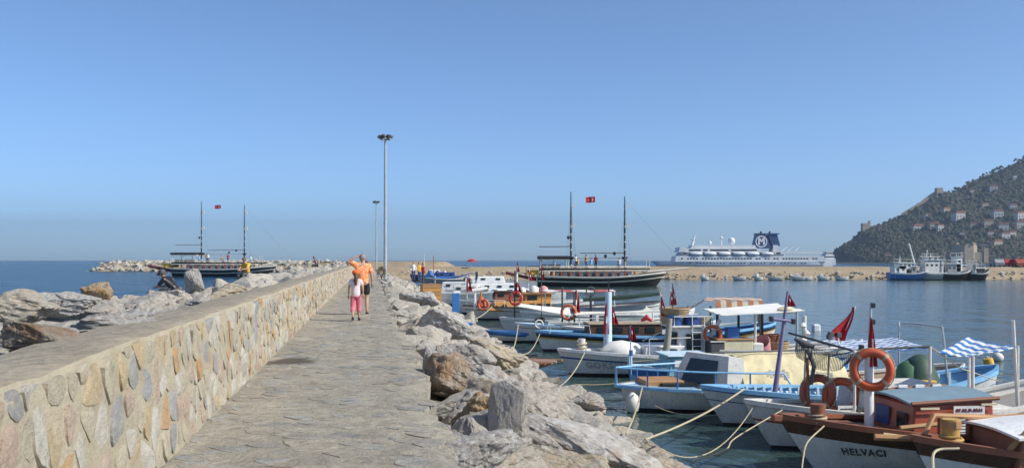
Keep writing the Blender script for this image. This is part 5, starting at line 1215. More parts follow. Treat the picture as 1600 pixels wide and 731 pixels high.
wh_ = MB(); wh_.hexa([(x0, -.62, .45), (x0 + .95, -.66, .45), (x0 + .95, .70, .45), (x0, .66, .45)], [(x0 + .10, -.50, 1.42), (x0 + .80, -.55, 1.42), (x0 + .80, .58, 1.42), (x0 + .10, .52, 1.42)]); who = obj('wheelhouse', wh_, M['white'], b.root, bevel=.03)
for s, y in ((-1, -.60),): b.box('side_window', (x0 + .48, y, 1.02), (.42, .10, .46), 'glass', .01, who)
b.box('front_window', (x0 + .045, 0, 1.08), (.06, .7, .4), 'glass', .01, who)
b.box('roof_tray', (x0 + .45, 0, 1.46), (1.25, 1.35, .05), 'offwhite', .01)
for s in (-1, 1):
    b.tube('roof_rail', [(x0 - .1, s * .62, 1.48), (x0 - .1, s * .62, 1.75), (x0 + 1.05, s * .62, 1.75), (x0 + 1.05, s * .62, 1.48)], .018, 'offwhite', 6); b.tube('ladder_rail', [(x0 + .42 + .18 * (s + 1), -.72, .55), (x0 + .42 + .18 * (s + 1), -.68, 1.75)], .016, 'offwhite', 6)
for k in range(5): b.tube('ladder_rung', [(x0 + .42, -.71, .7 + k * .2), (x0 + .78, -.71, .7 + k * .2)], .013, 'offwhite', 5)
lifebuoy(b.w((x0 + 1.0, -.78, 1.25)), (-.2, -1, 0), 'orange lifebuoy on the ladder of the wheelhouse with baskets on top', .22, .05)
basket(b.w((x0 + .10, 0, 1.74)), .44, .22, 'upper wicker basket of the pair on the wheelhouse roof'); basket(b.w((x0 + .06, 0, 1.50)), .40, .22, 'lower wicker basket of the pair on the wheelhouse roof')
for k, (dx, r) in enumerate(((-.02, .24), (.52, .24))):
    dr = empty('blue_drum', b.w((x0 + dx, -.36, 1.485)), label=['blue drum on the wheelhouse roof under the baskets', 'blue drum on the wheelhouse roof beside the rail'][k], cat='drum', group='blue drums on the wheelhouse roof'); obj('shell', MB().lathe([(r, 0), (r, .02), (r * .97, .05), (r, .14), (r * .97, .22), (r, .26)], 16), M['navy'], dr, smooth=40); obj('lid', MB().lathe([(r * .95, .261), (r * .9, .28)], 16), M['blue'], dr)
basket(b.w((x0 + .9, -.25, 1.50)), .22, .20, 'small pale basket at the back of the wheelhouse roof', 'rope')
fp = b.at(1032, 490, 28.4); b.tube('flag_staff', [(fp.x, fp.y, 1.5), (fp.x, fp.y, 2.45)], .018, 'offwhite', 6); limp_flag(b, (fp.x, fp.y, 2.40), .78, .26, .05, label='bright red flag before the baskets'); fp = b.at(1051, 445, 28.7); limp_flag(b, (fp.x, fp.y, 2.66), .60, .14, .04, label='dark red flag above the baskets'); b.tube('flag_staff', [(fp.x, fp.y, 1.5), (fp.x, fp.y, 2.7)], .016, 'darkgrey', 6)
a_, b_, c_, d_ = b.at(1100, 482, 29.2), b.at(1132, 493, 27.4), b.at(1258, 484, 27.8), b.at(1215, 474, 29.8)
canopy(b, 'awning', a_, b_, c_, d_, 'cloth_white', .03, .02)
for p, m in ((b.at(1121, 490, 28.9), 'darkgrey'), (b.at(1154, 490, 28.7), 'black'), (b.at(1180, 490, 27.8), 'offwhite'), (b.at(1191, 485, 28.8), 'black'), (b.at(1245, 484, 28.2), 'steel')): b.tube('awning_post', [(p.x, p.y, .5), (p.x, p.y, p.z)], .04, m, 8)
bx = b.at(1142, 541, 28.0); b.box('engine_box', (bx.x, bx.y, .86), (1.05, .8, .46), 'cream', .02); b.box('box_lid', (bx.x, bx.y, 1.11), (1.12, .86, .04), 'wood', .01); b.box('mesh_cage', (bx.x - .55, bx.y - .1, .86), (.42, .7, .44), 'darkgrey', .02)
for dz in (-.2, .2):
    b.tube('cage_rim', [(bx.x - .77, bx.y - .47, .86 + dz), (bx.x - .33, bx.y - .47, .86 + dz)], .018, 'offwhite', 6)
bc = empty('blue_crate', b.w((bx.x + .05, bx.y + .05, 1.13)), label='blue plastic crate on the cream engine box', cat='crate')
g = MB(); 
for s in (-1, 1): g.box((0, s * .18, .15), (.34, .02, .3)); g.box((s * .17, 0, .15), (.02, .34, .3))
g.box((0, 0, .01), (.34, .36, .02)); obj('shell', g, M['blue'], bc)
tb = b.at(1194, 535, 28.2); o = empty('pink_tub', b.w((tb.x, tb.y, .72)), label='pink plastic tub tilted on the aft deck', cat='tub'); obj('body', MB().lathe([(.22, 0), (.30, .34), (.31, .36), (.27, .36), (.2, .03)], 16), M['pink'], o, smooth=40); o.rotation_euler = (.5, -.6, 0); obj('rim', MB().tube([(.305 * math.cos(k * .3927), .305 * math.sin(k * .3927), .355) for k in range(16)], .018, 6, True), M['pink'], o)
basket(b.w((tb.x + .42, tb.y + .1, .72)), .36, .26, 'brown basket on the aft deck beside the pink tub'); basket(b.w((tb.x + .35, tb.y + .4, .95)), .30, .22, 'basket stacked behind the pink tub on the aft deck', 'mahog')
b.box('white_can', (tb.x - .35, tb.y - .3, .82), (.32, .3, .36), 'offwhite', .03)
sp = b.at(1256, 530, 28.3); b.tube('stern_post', [(sp.x, sp.y, .5), (sp.x + .02, sp.y, 1.75)], [.10, .06], 'offwhite', 8); 
for k in range(4): obj('float', MB().lathe([(.02, -.10), (.10, 0), (.02, .10)], 10, (sp.x + .06 * (-1) ** k, sp.y - .08, .8 + k * .22)), M['offwhite'], b.root, smooth=60)
obj('round_float', MB().lathe([(.05, -.10), (.22, -.06), (.26, .04), (.1, .12)], 12, (b.at(1228, 480, 28).x, b.at(1228, 480, 28).y, 1.93)), M['cream'], b.root, smooth=50)
b.box('lean_plank', (bx.x - .35, bx.y + .35, 1.38), (.10, .05, .62), 'white', .005, rot=Matrix.Rotation(R(30), 3, 'Y'))
B7 = b
# ---------------------------------------------------------------- 8: brown-cabined boat with orange striped awning
b = Boat(836, 517, .76, 9.2, 2.3, .58, 1.0, 5, 'white boat with blue rail, yellow line and orange striped awning', .5)
b.hull([('z', .10, 3), ('s', .26, 0), ('s', .20, 1), ('s', .10, 2), ('s', 0, 4)], [M['hullgrey'], M['gold'], M['black'], M['antifoul'], M['blue'], M['navy']], M['skyblue'], M['navy'], M['turq'], .25)
b.box('cabin', (3.3, 0, .72), (2.7, 1.3, .62), 'brown', .03); b.box('cabin_roof', (3.3, 0, 1.05), (2.8, 1.4, .05), 'tan', .01)
for k in range(4): b.box('cabin_window', (2.4 + k * .6, -.66, .82), (.34, .03, .2), 'glass', 0)
b.tube('fore_rail', [(.5, -.42, .7), (.55, -.42, 1.05), (1.9, -.85, 1.0), (1.95, -.85, .6)], .016, 'offwhite', 6); b.tube('fore_rail', [(.5, .42, .7), (.55, .42, 1.05), (1.9, .85, 1.0), (1.95, .85, .6)], .016, 'offwhite', 6)
b.tube('white_float', [(3.9, -.5, 1.15), (4.1, -.5, 1.28), (4.3, -.5, 1.15)], [.05, .11, .05], 'red', 8)
osm = stripes('orange_striped_canvas', (.52, .22, .10), (.72, .64, .50), 2.6, 0)
a_, b_, c_, d_ = b.at(1062, 486, 34.5), b.at(1108, 478, 33.6), b.at(1192, 479, 34.2), b.at(1105, 466, 36.2)
canopy(b, 'awning', b.at(1068, 488, 34.0), b.at(1100, 469, 34.0), b.at(1105, 465, 36.3), b.at(1078, 478, 36.3), None, .02, .02, mats=stripes('grey_striped_canvas', (.16, .11, .10), (.55, .50, .46), 3.2, 1)); canopy(b, 'awning_roof', b.at(1100, 469, 34.0), b.at(1192, 470, 34.0), b.at(1190, 466.5, 36.3), b.at(1105, 465, 36.3), None, -.04, .02, mats=osm); canopy(b, 'awning_valance', b.at(1118, 470, 33.95), b.at(1192, 471, 33.95), b.at(1192, 479, 33.9), b.at(1118, 480, 33.9), None, 0, .012, mats=osm)
for px, Y in ((1075, 34.2), (1120, 34.1), (1188, 34.1), (1110, 36.1), (1185, 36.1)): p = b.at(px, 478, Y); b.tube('awning_post', [(p.x, p.y, .4), (p.x, p.y, p.z)], .035, 'darkgrey', 7)
B8 = b
# ---------------------------------------------------------------- 9: white boat with lifebuoy post and long white awning
b = Boat(804, 505, .80, 8.6, 2.2, .58, .9, 5, 'white boat with pale blue rail, lifebuoy post and long white awning', .5)
b.hull([('z', .10, 2), ('s', .16, 0), ('s', .13, 1), ('s', 0, 0)], [M['hullgrey'], M['mahog'], M['antifoul'], M['skyblue']], M['paleblue'], M['skyblue'], M['turq'], .22)
mp = b.at(888, 525, 39.5)
for dx in (-.25, .25): b.tube('frame_post', [(mp.x + dx, mp.y, .4), (mp.x + dx, mp.y, 2.0 + (.3 if dx < 0 else 0))], .04, 'darkgrey', 8)
lifebuoy(b.w((mp.x, mp.y - .1, 1.25)), (-.2, -1, 0), 'orange lifebuoy on the post of the boat with the long white awning', .28, .055); tp = b.at(900, 452, 39.6); b.tube('flag_staff', [(tp.x, tp.y, 1.2), (tp.x + .05, tp.y, tp.z)], .02, 'offwhite', 6); limp_flag(b, tp, .95, .42, -.14, label='red flag above the lifebuoy'); limp_flag(b, (mp.x, mp.y - .1, .95), .5, .22, 0, label='red cloth hanging under the lifebuoy')
canopy(b, 'awning', b.at(893, 480, 40.4), b.at(900, 492, 38.6), b.at(1025, 484, 38.9), b.at(1010, 478, 40.8), 'cloth_white', .10, .02)
for px in (905, 960, 1020): p = b.at(px, 488, 38.8); b.tube('awning_post', [(p.x, p.y, .4), (p.x, p.y, p.z)], .03, 'offwhite', 6)
cl = b.at(860, 470, 39.8); canopy(b, 'green_awning', b.at(910, 465, 41), b.at(912, 467, 39.5), b.at(1035, 457, 39.5), b.at(1030, 456, 41), 'darkgreen', .16, .015); pt = b.at(923, 470, 39.9); b.tube('davit_post', [(pt.x, pt.y, .4), (pt.x, pt.y, 2.0)], .05, 'darkgrey', 8); obj('winch_wheel', MB().tube([(pt.x - .02 + .18 * math.cos(k * .4488), pt.y - .08, 2.1 + .18 * math.sin(k * .4488)) for k in range(14)], .03, 6, True), M['darkgrey'], b.root)
obj('rope_ring', MB().tube([(.95 + .16 * math.cos(k * .4488), -.52, .80 + .16 * math.sin(k * .4488)) for k in range(14)], .035, 6, True), M['offwhite'], b.root); b.box('cabin', (4.6, 0, .8), (2.0, 1.2, .55), 'offwhite', .03)
# far posts for the green awning
p = b.at(1033, 457, 40.2); b.tube('awning_post', [(p.x, p.y, .5), (p.x, p.y, p.z)], .03, 'offwhite', 6)
B9 = b
# ---------------------------------------------------------------- 10: boat with red lifebuoy and cream awning
b = Boat(780, 496, .74, 9.0, 2.2, .56, .9, 5, 'pale boat with red lifebuoy pole and cream boat-length awning', .5)
b.hull([('z', .10, 2), ('s', .18, 0), ('s', .15, 1), ('s', 0, 0)], [M['hullgrey'], M['turq'], M['antifoul'], M['offwhite']], M['white'], M['offwhite'], M['paleblue'], .15)
mp = b.at(804, 500, 44.5); b.tube('mast', [(mp.x, mp.y, .4), (mp.x + .02, mp.y, 2.9)], [.04, .03], 'darkgrey', 8); lifebuoy(b.w((mp.x + .05, mp.y - .1, 1.62)), (-.2, -1, 0), 'red lifebuoy on the pole before the cream awning', .27, .06, 'red'); b.tube('mast_top', [(mp.x + .1, mp.y, 2.3), (mp.x + .12, mp.y, 3.1)], .05, 'offwhite', 7)
limp_flag(b, (mp.x + .08, mp.y - .05, 2.42), .62, .45, -.05, label='red flag bunched above the lifebuoy'); limp_flag(b, (mp.x + .12, mp.y - .05, 3.35), .5, .16, 0, label='red pennant at the pole top')
canopy(b, 'awning', b.at(812, 474, 45.3), b.at(806, 478, 43.6), b.at(893, 492, 43.8), b.at(890, 482, 45.6), 'cloth_white', .14, .02); p = b.at(889, 488, 44.6); b.tube('awning_post', [(p.x, p.y, .4), (p.x, p.y, p.z)], .03, 'offwhite', 6); p = b.at(846, 490, 44.6); b.tube('flag_staff', [(p.x, p.y, .4), (p.x, p.y, 3.6)], .02, 'darkgrey', 6); limp_flag(b, (p.x, p.y, 3.2), .7, .2, .03, label='red and white pennant on a thin staff')
b.box('cabin', (5.4, 0, .76), (2.0, 1.2, .5), 'offwhite', .03); tyre(b, (1.8, -.9, .70), (0, -.3, 1), .18, .06)
B10 = b
# ---------------------------------------------------------------- 11: dinghy
b = Boat(755, 516, .46, 3.4, 1.25, .36, .42, 5, 'little dark rowing dinghy with bright blue rim', .35, .55, .2, name='dinghy', world=P(756, 517, .46))
b.hull([('z', .08, 1), ('s', .12, 0), ('s', 0, 2)], [M['offwhite'], M['antifoul'], M['blue'], M['blue']], M['blue'], M['blue'], M['navy'], .2); b.box('thwart', (1.4, 0, .30), (.22, 1.05, .04), 'blue', .008); b.box('thwart', (2.5, 0, .30), (.22, .95, .04), 'blue', .008)
# ---------------------------------------------------------------- 12: boat with varnished wooden cabin
b = Boat(723, 477, .82, 11.5, 2.8, .66, 1.0, 5, 'long grey-white boat with varnished honey-coloured wooden cabin', .8)
b.hull([('z', .10, 2), ('s', .24, 0), ('s', .19, 1), ('s', 0, 0)], [M['hullgrey'], M['darkgrey'], M['antifoul'], M['offwhite']], M['darkgrey'], M['offwhite'], M['deckwood'], .08); b.name_text('BALIKCI', .26, 1.6, .36, 'darkgrey') if False else None
h = b.h
xa, xb_ = b.at(768, 490, 51.2).x, b.at(872, 490, 51.2).x
cb = MB(); cb.hexa([(xa, -.85, .55), (xb_, -.95, .5), (xb_, .95, .5), (xa, .85, .55)], [(xa + .35, -.75, 1.02), (xb_, -.85, 1.16), (xb_, .85, 1.16), (xa + .35, .75, 1.02)]); cbo = obj('cabin', cb, M['honeyplank'], b.root, bevel=.03)
obj('porthole', MB().lathe([(.13, -.03), (.13, .03)], 12, (xa + .9, -.88, .80), M=Matrix.Rotation(R(90), 3, 'X')), M['glass'], cbo)
for k in range(3): b.box('cabin_window', (xb_ - 1.1 + k * .45, -.91, .85), (.30, .06, .2), 'glass', 0, cbo)
xc = b.at(828, 470, 51.6).x; b.box('wheelhouse', (xc + .75, 0, 1.22), (1.5, 1.4, .50), 'honey', .03); b.box('wheelhouse_window', (xc + .4, -.71, 1.26), (.55, .03, .26), 'glass', 0); b.box('wheelhouse_roof', (xc + .6, 0, 1.50), (2.2, 1.6, .06), 'wood', .02)
for k, (dx, r, m) in enumerate(((-.1, .2, 'offwhite'), (.55, .3, 'offwhite'), (1.1, .28, 'pink'))): obj('roof_float', MB().lathe([(.05, -r * .7), (r, -.1), (r * .9, r * .5), (.06, r * .9)], 12, (xc + dx, -.2, 1.68)), M[m], b.root, smooth=60)
for k in range(5): p = h.pt(.02 + k * .045, 1, -1); b.tube('fore_stanchion', [p, p + Vector((0, 0, .4))], .02, 'offwhite', 5)
b.tube('fore_rail', [h.pt(.02 + k * .045, 1, -1) + Vector((0, 0, .4)) for k in range(5)], .02, 'offwhite', 5); tyre(b, (xa - .35, -.3, .95), (.3, -1, .1), .22, .08)
ob = b.at(742, 470, 52); b.tube('bow_prop', [(ob.x, ob.y, .7), (ob.x, ob.y, 1.6)], .07, 'white', 7); obj('orange_jacket', MB().lathe([(.1, -.3), (.28, -.2), (.22, .1), (.08, .32)], 9, (ob.x + .35, ob.y, 1.1)), M['orange'], b.root, smooth=50)
lifebuoy(b.w((ob.x + .45, ob.y - .3, .98)), (-.2, -1, .3), 'orange lifebuoy lying on the foredeck of the wooden-cabined boat', .27, .06); limp_flag(b, (ob.x + .3, ob.y, 1.75), .8, .3, 0, 'yellow', 'yellow cloth on the foredeck')
B12 = b
# ---------------------------------------------------------------- the crowd of boats beyond
def far_boat(px, py, zb, L, B, ang, label, cabs, hullm='white', cap='white', deck='offwhite', stern=0.4, extras=(), zs=.9):
    b = Boat(px, py, zb, L, B, zb * .72, zs, ang, label, .6, stern)
    b.hull([('z', .10, 1), ('s', 0, 0)], [M[hullm], M['antifoul'], M[deck]], M[cap], M[deck], M[deck], .12, n=16)
    for (x0, x1, z0, z1, w, m) in cabs:
        c = b.box('cabin', ((x0 + x1) / 2, 0, (z0 + z1) / 2), (x1 - x0, w, z1 - z0), m, .05, taper=.9); n = max(1, int((x1 - x0) / .95))
        for k in range(n):
            for s in (-1, 1): b.box('cabin_window', (x0 + (x1 - x0) * (k + .5) / n, s * w * .475, lerp(z0, z1, .66)), (.34, .08, (z1 - z0) * .24), 'glass', 0, c)
        b.box('front_window', (x0 + .04, 0, lerp(z0, z1, .66)), (.1, w * .7, (z1 - z0) * .36), 'glass', 0, c)
    return b
b = far_boat(705, 468, .9, 9, 2.7, 5, 'white motor boat with brown window band and grey windscreen', [(2.6, 5.6, .7, 1.5, 1.9, 'mahog'), (2.2, 6.0, 1.47, 1.58, 2.1, 'white')])
limp_flag(b, (1.0, 0, 2.4), 1.0, .5, 0, label='folded red flag at the bow'); b.tube('flag_staff', [(1.0, 0, .7), (1.0, 0, 2.45)], .03, 'offwhite', 6); b.tube('boat_cover', [(.2, .2, 1.3), (2.3, .2, 1.55)], [.12, .16], 'cloth_white', 8)
b = far_boat(693, 452, 1.0, 10, 3.0, 5, 'white cabin cruiser with tall flying bridge', [(2.0, 6.0, .8, 1.5, 2.2, 'white'), (2.6, 5.0, 1.5, 2.05, 1.8, 'white')]); b.box('flybridge_windscreen', (2.7, 0, 2.2), (.12, 1.6, .5), 'glass', 0); limp_flag(b, (6.9, -.4, 2.6), .9, .5, .2, label='red flag behind the flying bridge'); b.tube('flag_staff', [(6.9, -.4, .8), (7.0, -.4, 2.7)], .03, 'offwhite', 6)
b = far_boat(812, 451, 1.25, 7.5, 2.4, 172, 'white boat with flared bow pointing out into the harbour', [(3.0, 5.0, .8, 1.5, 1.5, 'offwhite')])
b = far_boat(776, 452, 1.0, 6.5, 2.2, 172, 'second white boat pointing outwards beside the flared one', [(2.0, 4.5, .8, 1.6, 1.5, 'white')])
b = far_boat(672, 443, 1.0, 9, 2.8, 5, 'boat under a bright blue tarpaulin', [(3.4, 6, .8, 1.7, 2.0, 'offwhite')])
canopy(b, 'blue_tarpaulin', (.4, -1.1, 1.6), (4.2, -1.2, 2.1), (4.2, 1.2, 2.1), (.4, 1.1, 1.7), 'blue', .3, .03)
for x in (.5, 4.1): b.tube('awning_post', [(x, -1.0, .6), (x, -1.0, 1.8)], .04, 'offwhite', 6); b.tube('awning_post', [(x, 1.0, .6), (x, 1.0, 1.8)], .04, 'offwhite', 6)
b = far_boat(655, 433, 1.0, 8, 2.6, 8, 'farthest boat of the row with blue sheets over its deck', [(2.5, 5, .8, 1.7, 1.8, 'navy')], 'grey'); b.tube('mast', [(2.0, 0, .6), (2.0, 0, 4.0)], .05, 'brownred', 7)
for k in range(3): b.tube('sheet_bundle', [(.8 + k, -.4, 1.0), (1.5 + k, -.3, 1.5), (2.2 + k, -.4, 1.0)], [.2, .5, .2], ['blue', 'navy', 'offwhite'][k], 8)
b = far_boat(640, 428, 1.1, 8, 2.6, 8, 'dark boat moored at the far bend of the jetty', [(3, 5, .8, 1.8, 1.8, 'offwhite')], 'darkgrey', 'pink'); b.tube('mast', [(2.4, 0, .6), (2.4, 0, 4.4)], .05, 'offwhite', 7)
# two more low boats filling the row
b = Boat(0, 0, .78, 8.0, 2.1, .58, .9, 6, 'low white boat with grey deck gear lying behind the orange-awninged one', .5, world=Vector((1.9, 37.6, 0)))
b.hull([('z', .10, 1), ('s', .12, 0), ('s', .06, 2), ('s', 0, 0)], [M['white'], M['antifoul'], M['mahog'], M['offwhite']], M['white'], M['offwhite'], M['greydeck'], .2); b.box('cabin', (3.4, 0, .72), (1.8, 1.2, .5), 'white', .03)
for k in range(3): b.box('cabin_window', (2.8 + k * .55, -.61, .80), (.34, .03, .16), 'glass', 0)
b.tube('guard_rail', [(1.0, -.7, .7), (1.0, -.7, 1.15), (2.4, -1.0, 1.12), (2.4, -1.0, .6)], .016, 'offwhite', 6); b.box('net_box', (5.4, 0, .7), (.9, .9, .35), 'grey', .02); limp_flag(b, (4.4, 0, 2.2), .6, .25, .03, label='red flag on a short staff amidships'); b.tube('flag_staff', [(4.4, 0, .6), (4.4, 0, 2.25)], .016, 'offwhite', 6)
b = Boat(0, 0, .80, 9.0, 2.4, .60, .9, 6, 'white boat under a thin red and white awning in front of the black ship', .5, world=Vector((.4, 48.2, 0)))
b.hull([('z', .10, 1), ('s', .10, 0), ('s', 0, 2)], [M['white'], M['antifoul'], M['offwhite'], M['offwhite']], M['white'], M['offwhite'], M['offwhite'], .2); b.box('cabin', (4.4, 0, .75), (2.6, 1.4, .5), 'offwhite', .03)
for k in range(4): b.box('cabin_window', (3.5 + k * .6, -.71, .82), (.34, .03, .16), 'glass', 0)
canopy(b, 'awning', b.at(850, 454, 47.4), b.at(962, 455, 47.6), b.at(958, 452, 49.4), b.at(852, 452, 49.4), None, .05, .02, mats=stripes('red_white_canvas', (.55, .12, .10), (.80, .78, .74), .55, 0))
for px in (852, 905, 960): p = b.at(px, 455, 47.8); b.tube('awning_post', [(p.x, p.y, .4), (p.x, p.y, p.z)], .03, 'offwhite', 6)
# ---------------------------------------------------------------- mooring ropes
rope(sag(P(978, 676, .75) if False else D(978, 677, 15.6), B5.w((.35, -.55, .58)), .10), 'taut pale rope from the slab boulder to the blue-railed boat', .016)
rope(sag(D(1008, 686, 15.2), B4.w((.75, -.45, .80)), .08), 'thick pale rope from the slab boulder to the blue-ribbed boat', .018)
rope(sag(D(1015, 688, 15.2), B3.w((.15, -.1, .80)), .55, 20), 'slack rope from the slab boulder to the red-lined boat', .010)
rope(curve_pts([B3.w((.62, -.32, .76)), D(1150, 683, 15.6), D(1133, 702, 15.0), Vector(P(1080, 722, .02))], 8), 'rope drooping from the red-lined boat into the water', .012)
rope(curve_pts([B1.w((.55, -.42, .86)), D(1262, 690, 14.2), D(1255, 715, 13.9), D(1252, 745, 13.6)], 8), 'pale rope hanging straight down from the HELVACI bow', .012)
rope(curve_pts([B2.w((.42, -.40, 1.04)), D(1461, 705, 12.0), D(1458, 740, 11.6)], 8), 'rope hanging from the bow of the nearest boat', .018)
rope(sag(D(846, 607, 22.5), B7.w((.75, -.35, .74)), .35), 'rope from the boulders to the GOKSEN bow', .016)
rope(sag(D(800, 545, 32), B9.w((.15, 0, .78)), .25), 'rope from the shore to the boat with the long white awning', .022)
rope(sag(D(812, 552, 31), B8.w((.2, 0, .72)), .3), 'rope from the shore to the blue-railed boat', .016)
rope(sag(D(720, 497, 44), B12.w((1.6, -.7, .78)), .3), 'rope to the bow of the wooden-cabined boat', .025)
rope(sag(B5.w((.6, -.7, .2)), B4.w((.5, -.1, .45)), .20), 'slack line between the blue-railed and blue-ribbed boats', .012)
rope(sag(D(898, 600, 24.5), B6.w((.2, -.2, .35)), .05), 'low line across the water under the GOKSEN hull', .014)
# ---------------------------------------------------------------- buoys
p = P(1549, 578); o = empty('yellow_buoy', (p.x, p.y, -.05), label='tilted yellow mooring buoy floating on open water', cat='buoy'); obj('body', MB().lathe([(.14, 0), (.15, .12), (.15, .40), (.13, .43)], 10), M['yellow'], o, smooth=40); obj('waterline_growth', MB().lathe([(.153, .02), (.158, .13)], 10), M['antifoul'], o); obj('handle', MB().tube([(-.06, 0, .42), (0, 0, .5), (.06, 0, .42)], .015, 6), M['steel'], o); o.rotation_euler = (0, R(-16), 0)
p = P(1559, 564); o = empty('white_buoy', (p.x, p.y, -.04), label='small white float just behind the yellow buoy', cat='buoy'); obj('body', MB().lathe([(.05, 0), (.17, .1), (.19, .2), (.12, .3), (.03, .33)], 10), M['offwhite'], o, smooth=60); obj('eye', MB().tube([(-.04, 0, .32), (0, 0, .38), (.04, 0, .32)], .012, 6), M['steel'], o)
p = P(1275, 516); o = empty('white_buoy', (p.x, p.y, -.05), label='white square buoy floating alone on open water', cat='buoy'); obj('body', MB().box((0, 0, .15), (.36, .36, .40)), M['white'], o, bevel=.06); obj('top_ring', MB().tube([(-.05, 0, .34), (0, 0, .42), (.05, 0, .34)], .015, 6), M['steel'], o)
# ---------------------------------------------------------------- clutter on the shore
o = empty('wooden_raft', D(820, 570, 27.2), R(-18), label='broken reddish wooden raft lying on the boulders by the water', cat='raft')
for k in range(6): box('plank', (.0 + .04 * (k % 2), k * .17, .05 + .012 * (k % 3)), (1.25 + .2 * (k % 3), .15, .04), M[['mahog', 'wood', 'tan', 'mahog', 'pink', 'wood'][k]], o, rot=.06 * (k % 3 - 1))
for x in (-.45, .45): box('bearer', (x, .42, -.02), (.10, 1.1, .09), M['brown'], o)
c = D(818, 557, 27.4); o = empty('hose_loop', c, label='black hose loop lying on the wooden raft', cat='hose'); obj('coil', MB().tube([(.42 * math.cos(k * .35), .30 * math.sin(k * .35), .02 * math.sin(k)) for k in range(18)], .022, 6, True), M['tyre'], o); obj('tail', MB().tube([(.1, -.25, .02), (.2, -.05, .05), (.05, .1, .03)], .02, 6), M['tyre'], o)
c = D(712, 488, 41); o = empty('blue_bench', (c.x, c.y, c.z - .55), R(10), label='blue painted upright board on a blue base beside the boulders', cat='board')
box('upright', (0, 0, .75), (.30, .12, 1.25), M['blue'], o, bevel=.01); box('base', (.15, 0, .06), (1.1, .6, .10), M['blue'], o, bevel=.01); box('brace', (.2, .1, .35), (.08, .08, .6), M['navy'], o, rot=Matrix.Rotation(R(-30), 3, 'Y'))
c = D(673, 459, 52); o = empty('wooden_crate', (c.x, c.y, c.z - .5), R(14), label='tan wooden crate standing on the rocks by the far boats', cat='crate')
for k in range(5): box('side_board', (0, -.42, .12 + k * .2), (1.0, .03, .18), M['honey' if k % 2 else 'wood'], o)
for k in range(5): box('end_board', (.5, 0, .12 + k * .2), (.03, .8, .18), M['wood'], o)
box('back_panel', (0, .42, .5), (1.0, .03, 1.0), M['wood'], o); box('end_panel', (-.5, 0, .5), (.03, .8, 1.0), M['wood'], o); box('lid', (0, 0, 1.03), (1.06, .9, .03), M['wood'], o)
o = obj('paper_litter', MB().grid(lambda u, v: tuple(D(689, 561, 17.0) + Vector((u * .30, v * .22, .03 * math.sin(u * 5 + v * 3)))), 6, 4, .006), M['white'], smooth=50); tag(o, 'white sheet of litter lying on a boulder by the path', 'litter')

# ---------------------------------------------------------------- bush at the foot of the nearer lamp mast
c = D(596, 434, 76.0); bu = empty('shrub', (c.x, c.y, c.z - .1), label='small olive green bush at the foot of the nearer lamp mast', cat='bush'); rnd = random.Random(8); g = MB(); tw = MB()
for k in range(420):
    a, e, r = rnd.uniform(0, 6.28), rnd.uniform(-.2, 1.5), rnd.uniform(.45, 1) ** .6; ct = Vector((.42 * r * math.cos(a) * math.cos(e), .42 * r * math.sin(a) * math.cos(e), .45 + .55 * r * math.sin(e))); q = Euler((rnd.uniform(0, 6), rnd.uniform(0, 6), rnd.uniform(0, 6))).to_matrix()
    g.add([ct + q @ Vector(p) for p in ((-.05, 0, 0), (0, -.02, 0), (.06, 0, .01), (0, .02, 0))], [(0, 1, 2, 3)], k % 2)
for k in range(7): a = k * .9; tw.tube([(0, 0, 0), (.15 * math.cos(a), .15 * math.sin(a), .4), (.3 * math.cos(a), .3 * math.sin(a), .75)], [.02, .015, .006], 5)
obj('foliage', g, [paint('olive_leaf', (.07, .085, .03), .8, 0, 4, bmp=0), paint('dry_leaf', (.11, .10, .04), .8, 0, 4, bmp=0)], bu, fixn=False); obj('stem', tw, M['brown'], bu)
# ================================================================== PEOPLE
def skin_mb(chains, sub=2):
    """chains: list of dicts name -> (pos, rx, ry), plus edges; grown with a Skin modifier, returned as plain mesh data"""
    out = MB()
    for joints, edges in chains:
        names = list(joints); me = bpy.data.meshes.new('sk'); me.from_pydata([joints[n][0] for n in names], [(names.index(a), names.index(b)) for a, b in edges], [])
        o = bpy.data.objects.new('sk', me); col.objects.link(o); o.modifiers.new('s', 'SKIN'); ss = o.modifiers.new('u', 'SUBSURF'); ss.levels = ss.render_levels = sub
        lay = me.skin_vertices[0].data
        for i, n in enumerate(names): r = joints[n][1:]; lay[i].radius = (r[0], r[-1]); lay[i].use_root = (i == 0)
        dg = bpy.context.evaluated_depsgraph_get(); ev = o.evaluated_get(dg).to_mesh()
        out.add([v.co.copy() for v in ev.vertices], [tuple(p.vertices) for p in ev.polygons]); bpy.data.objects.remove(o); bpy.data.meshes.remove(me)
    return out
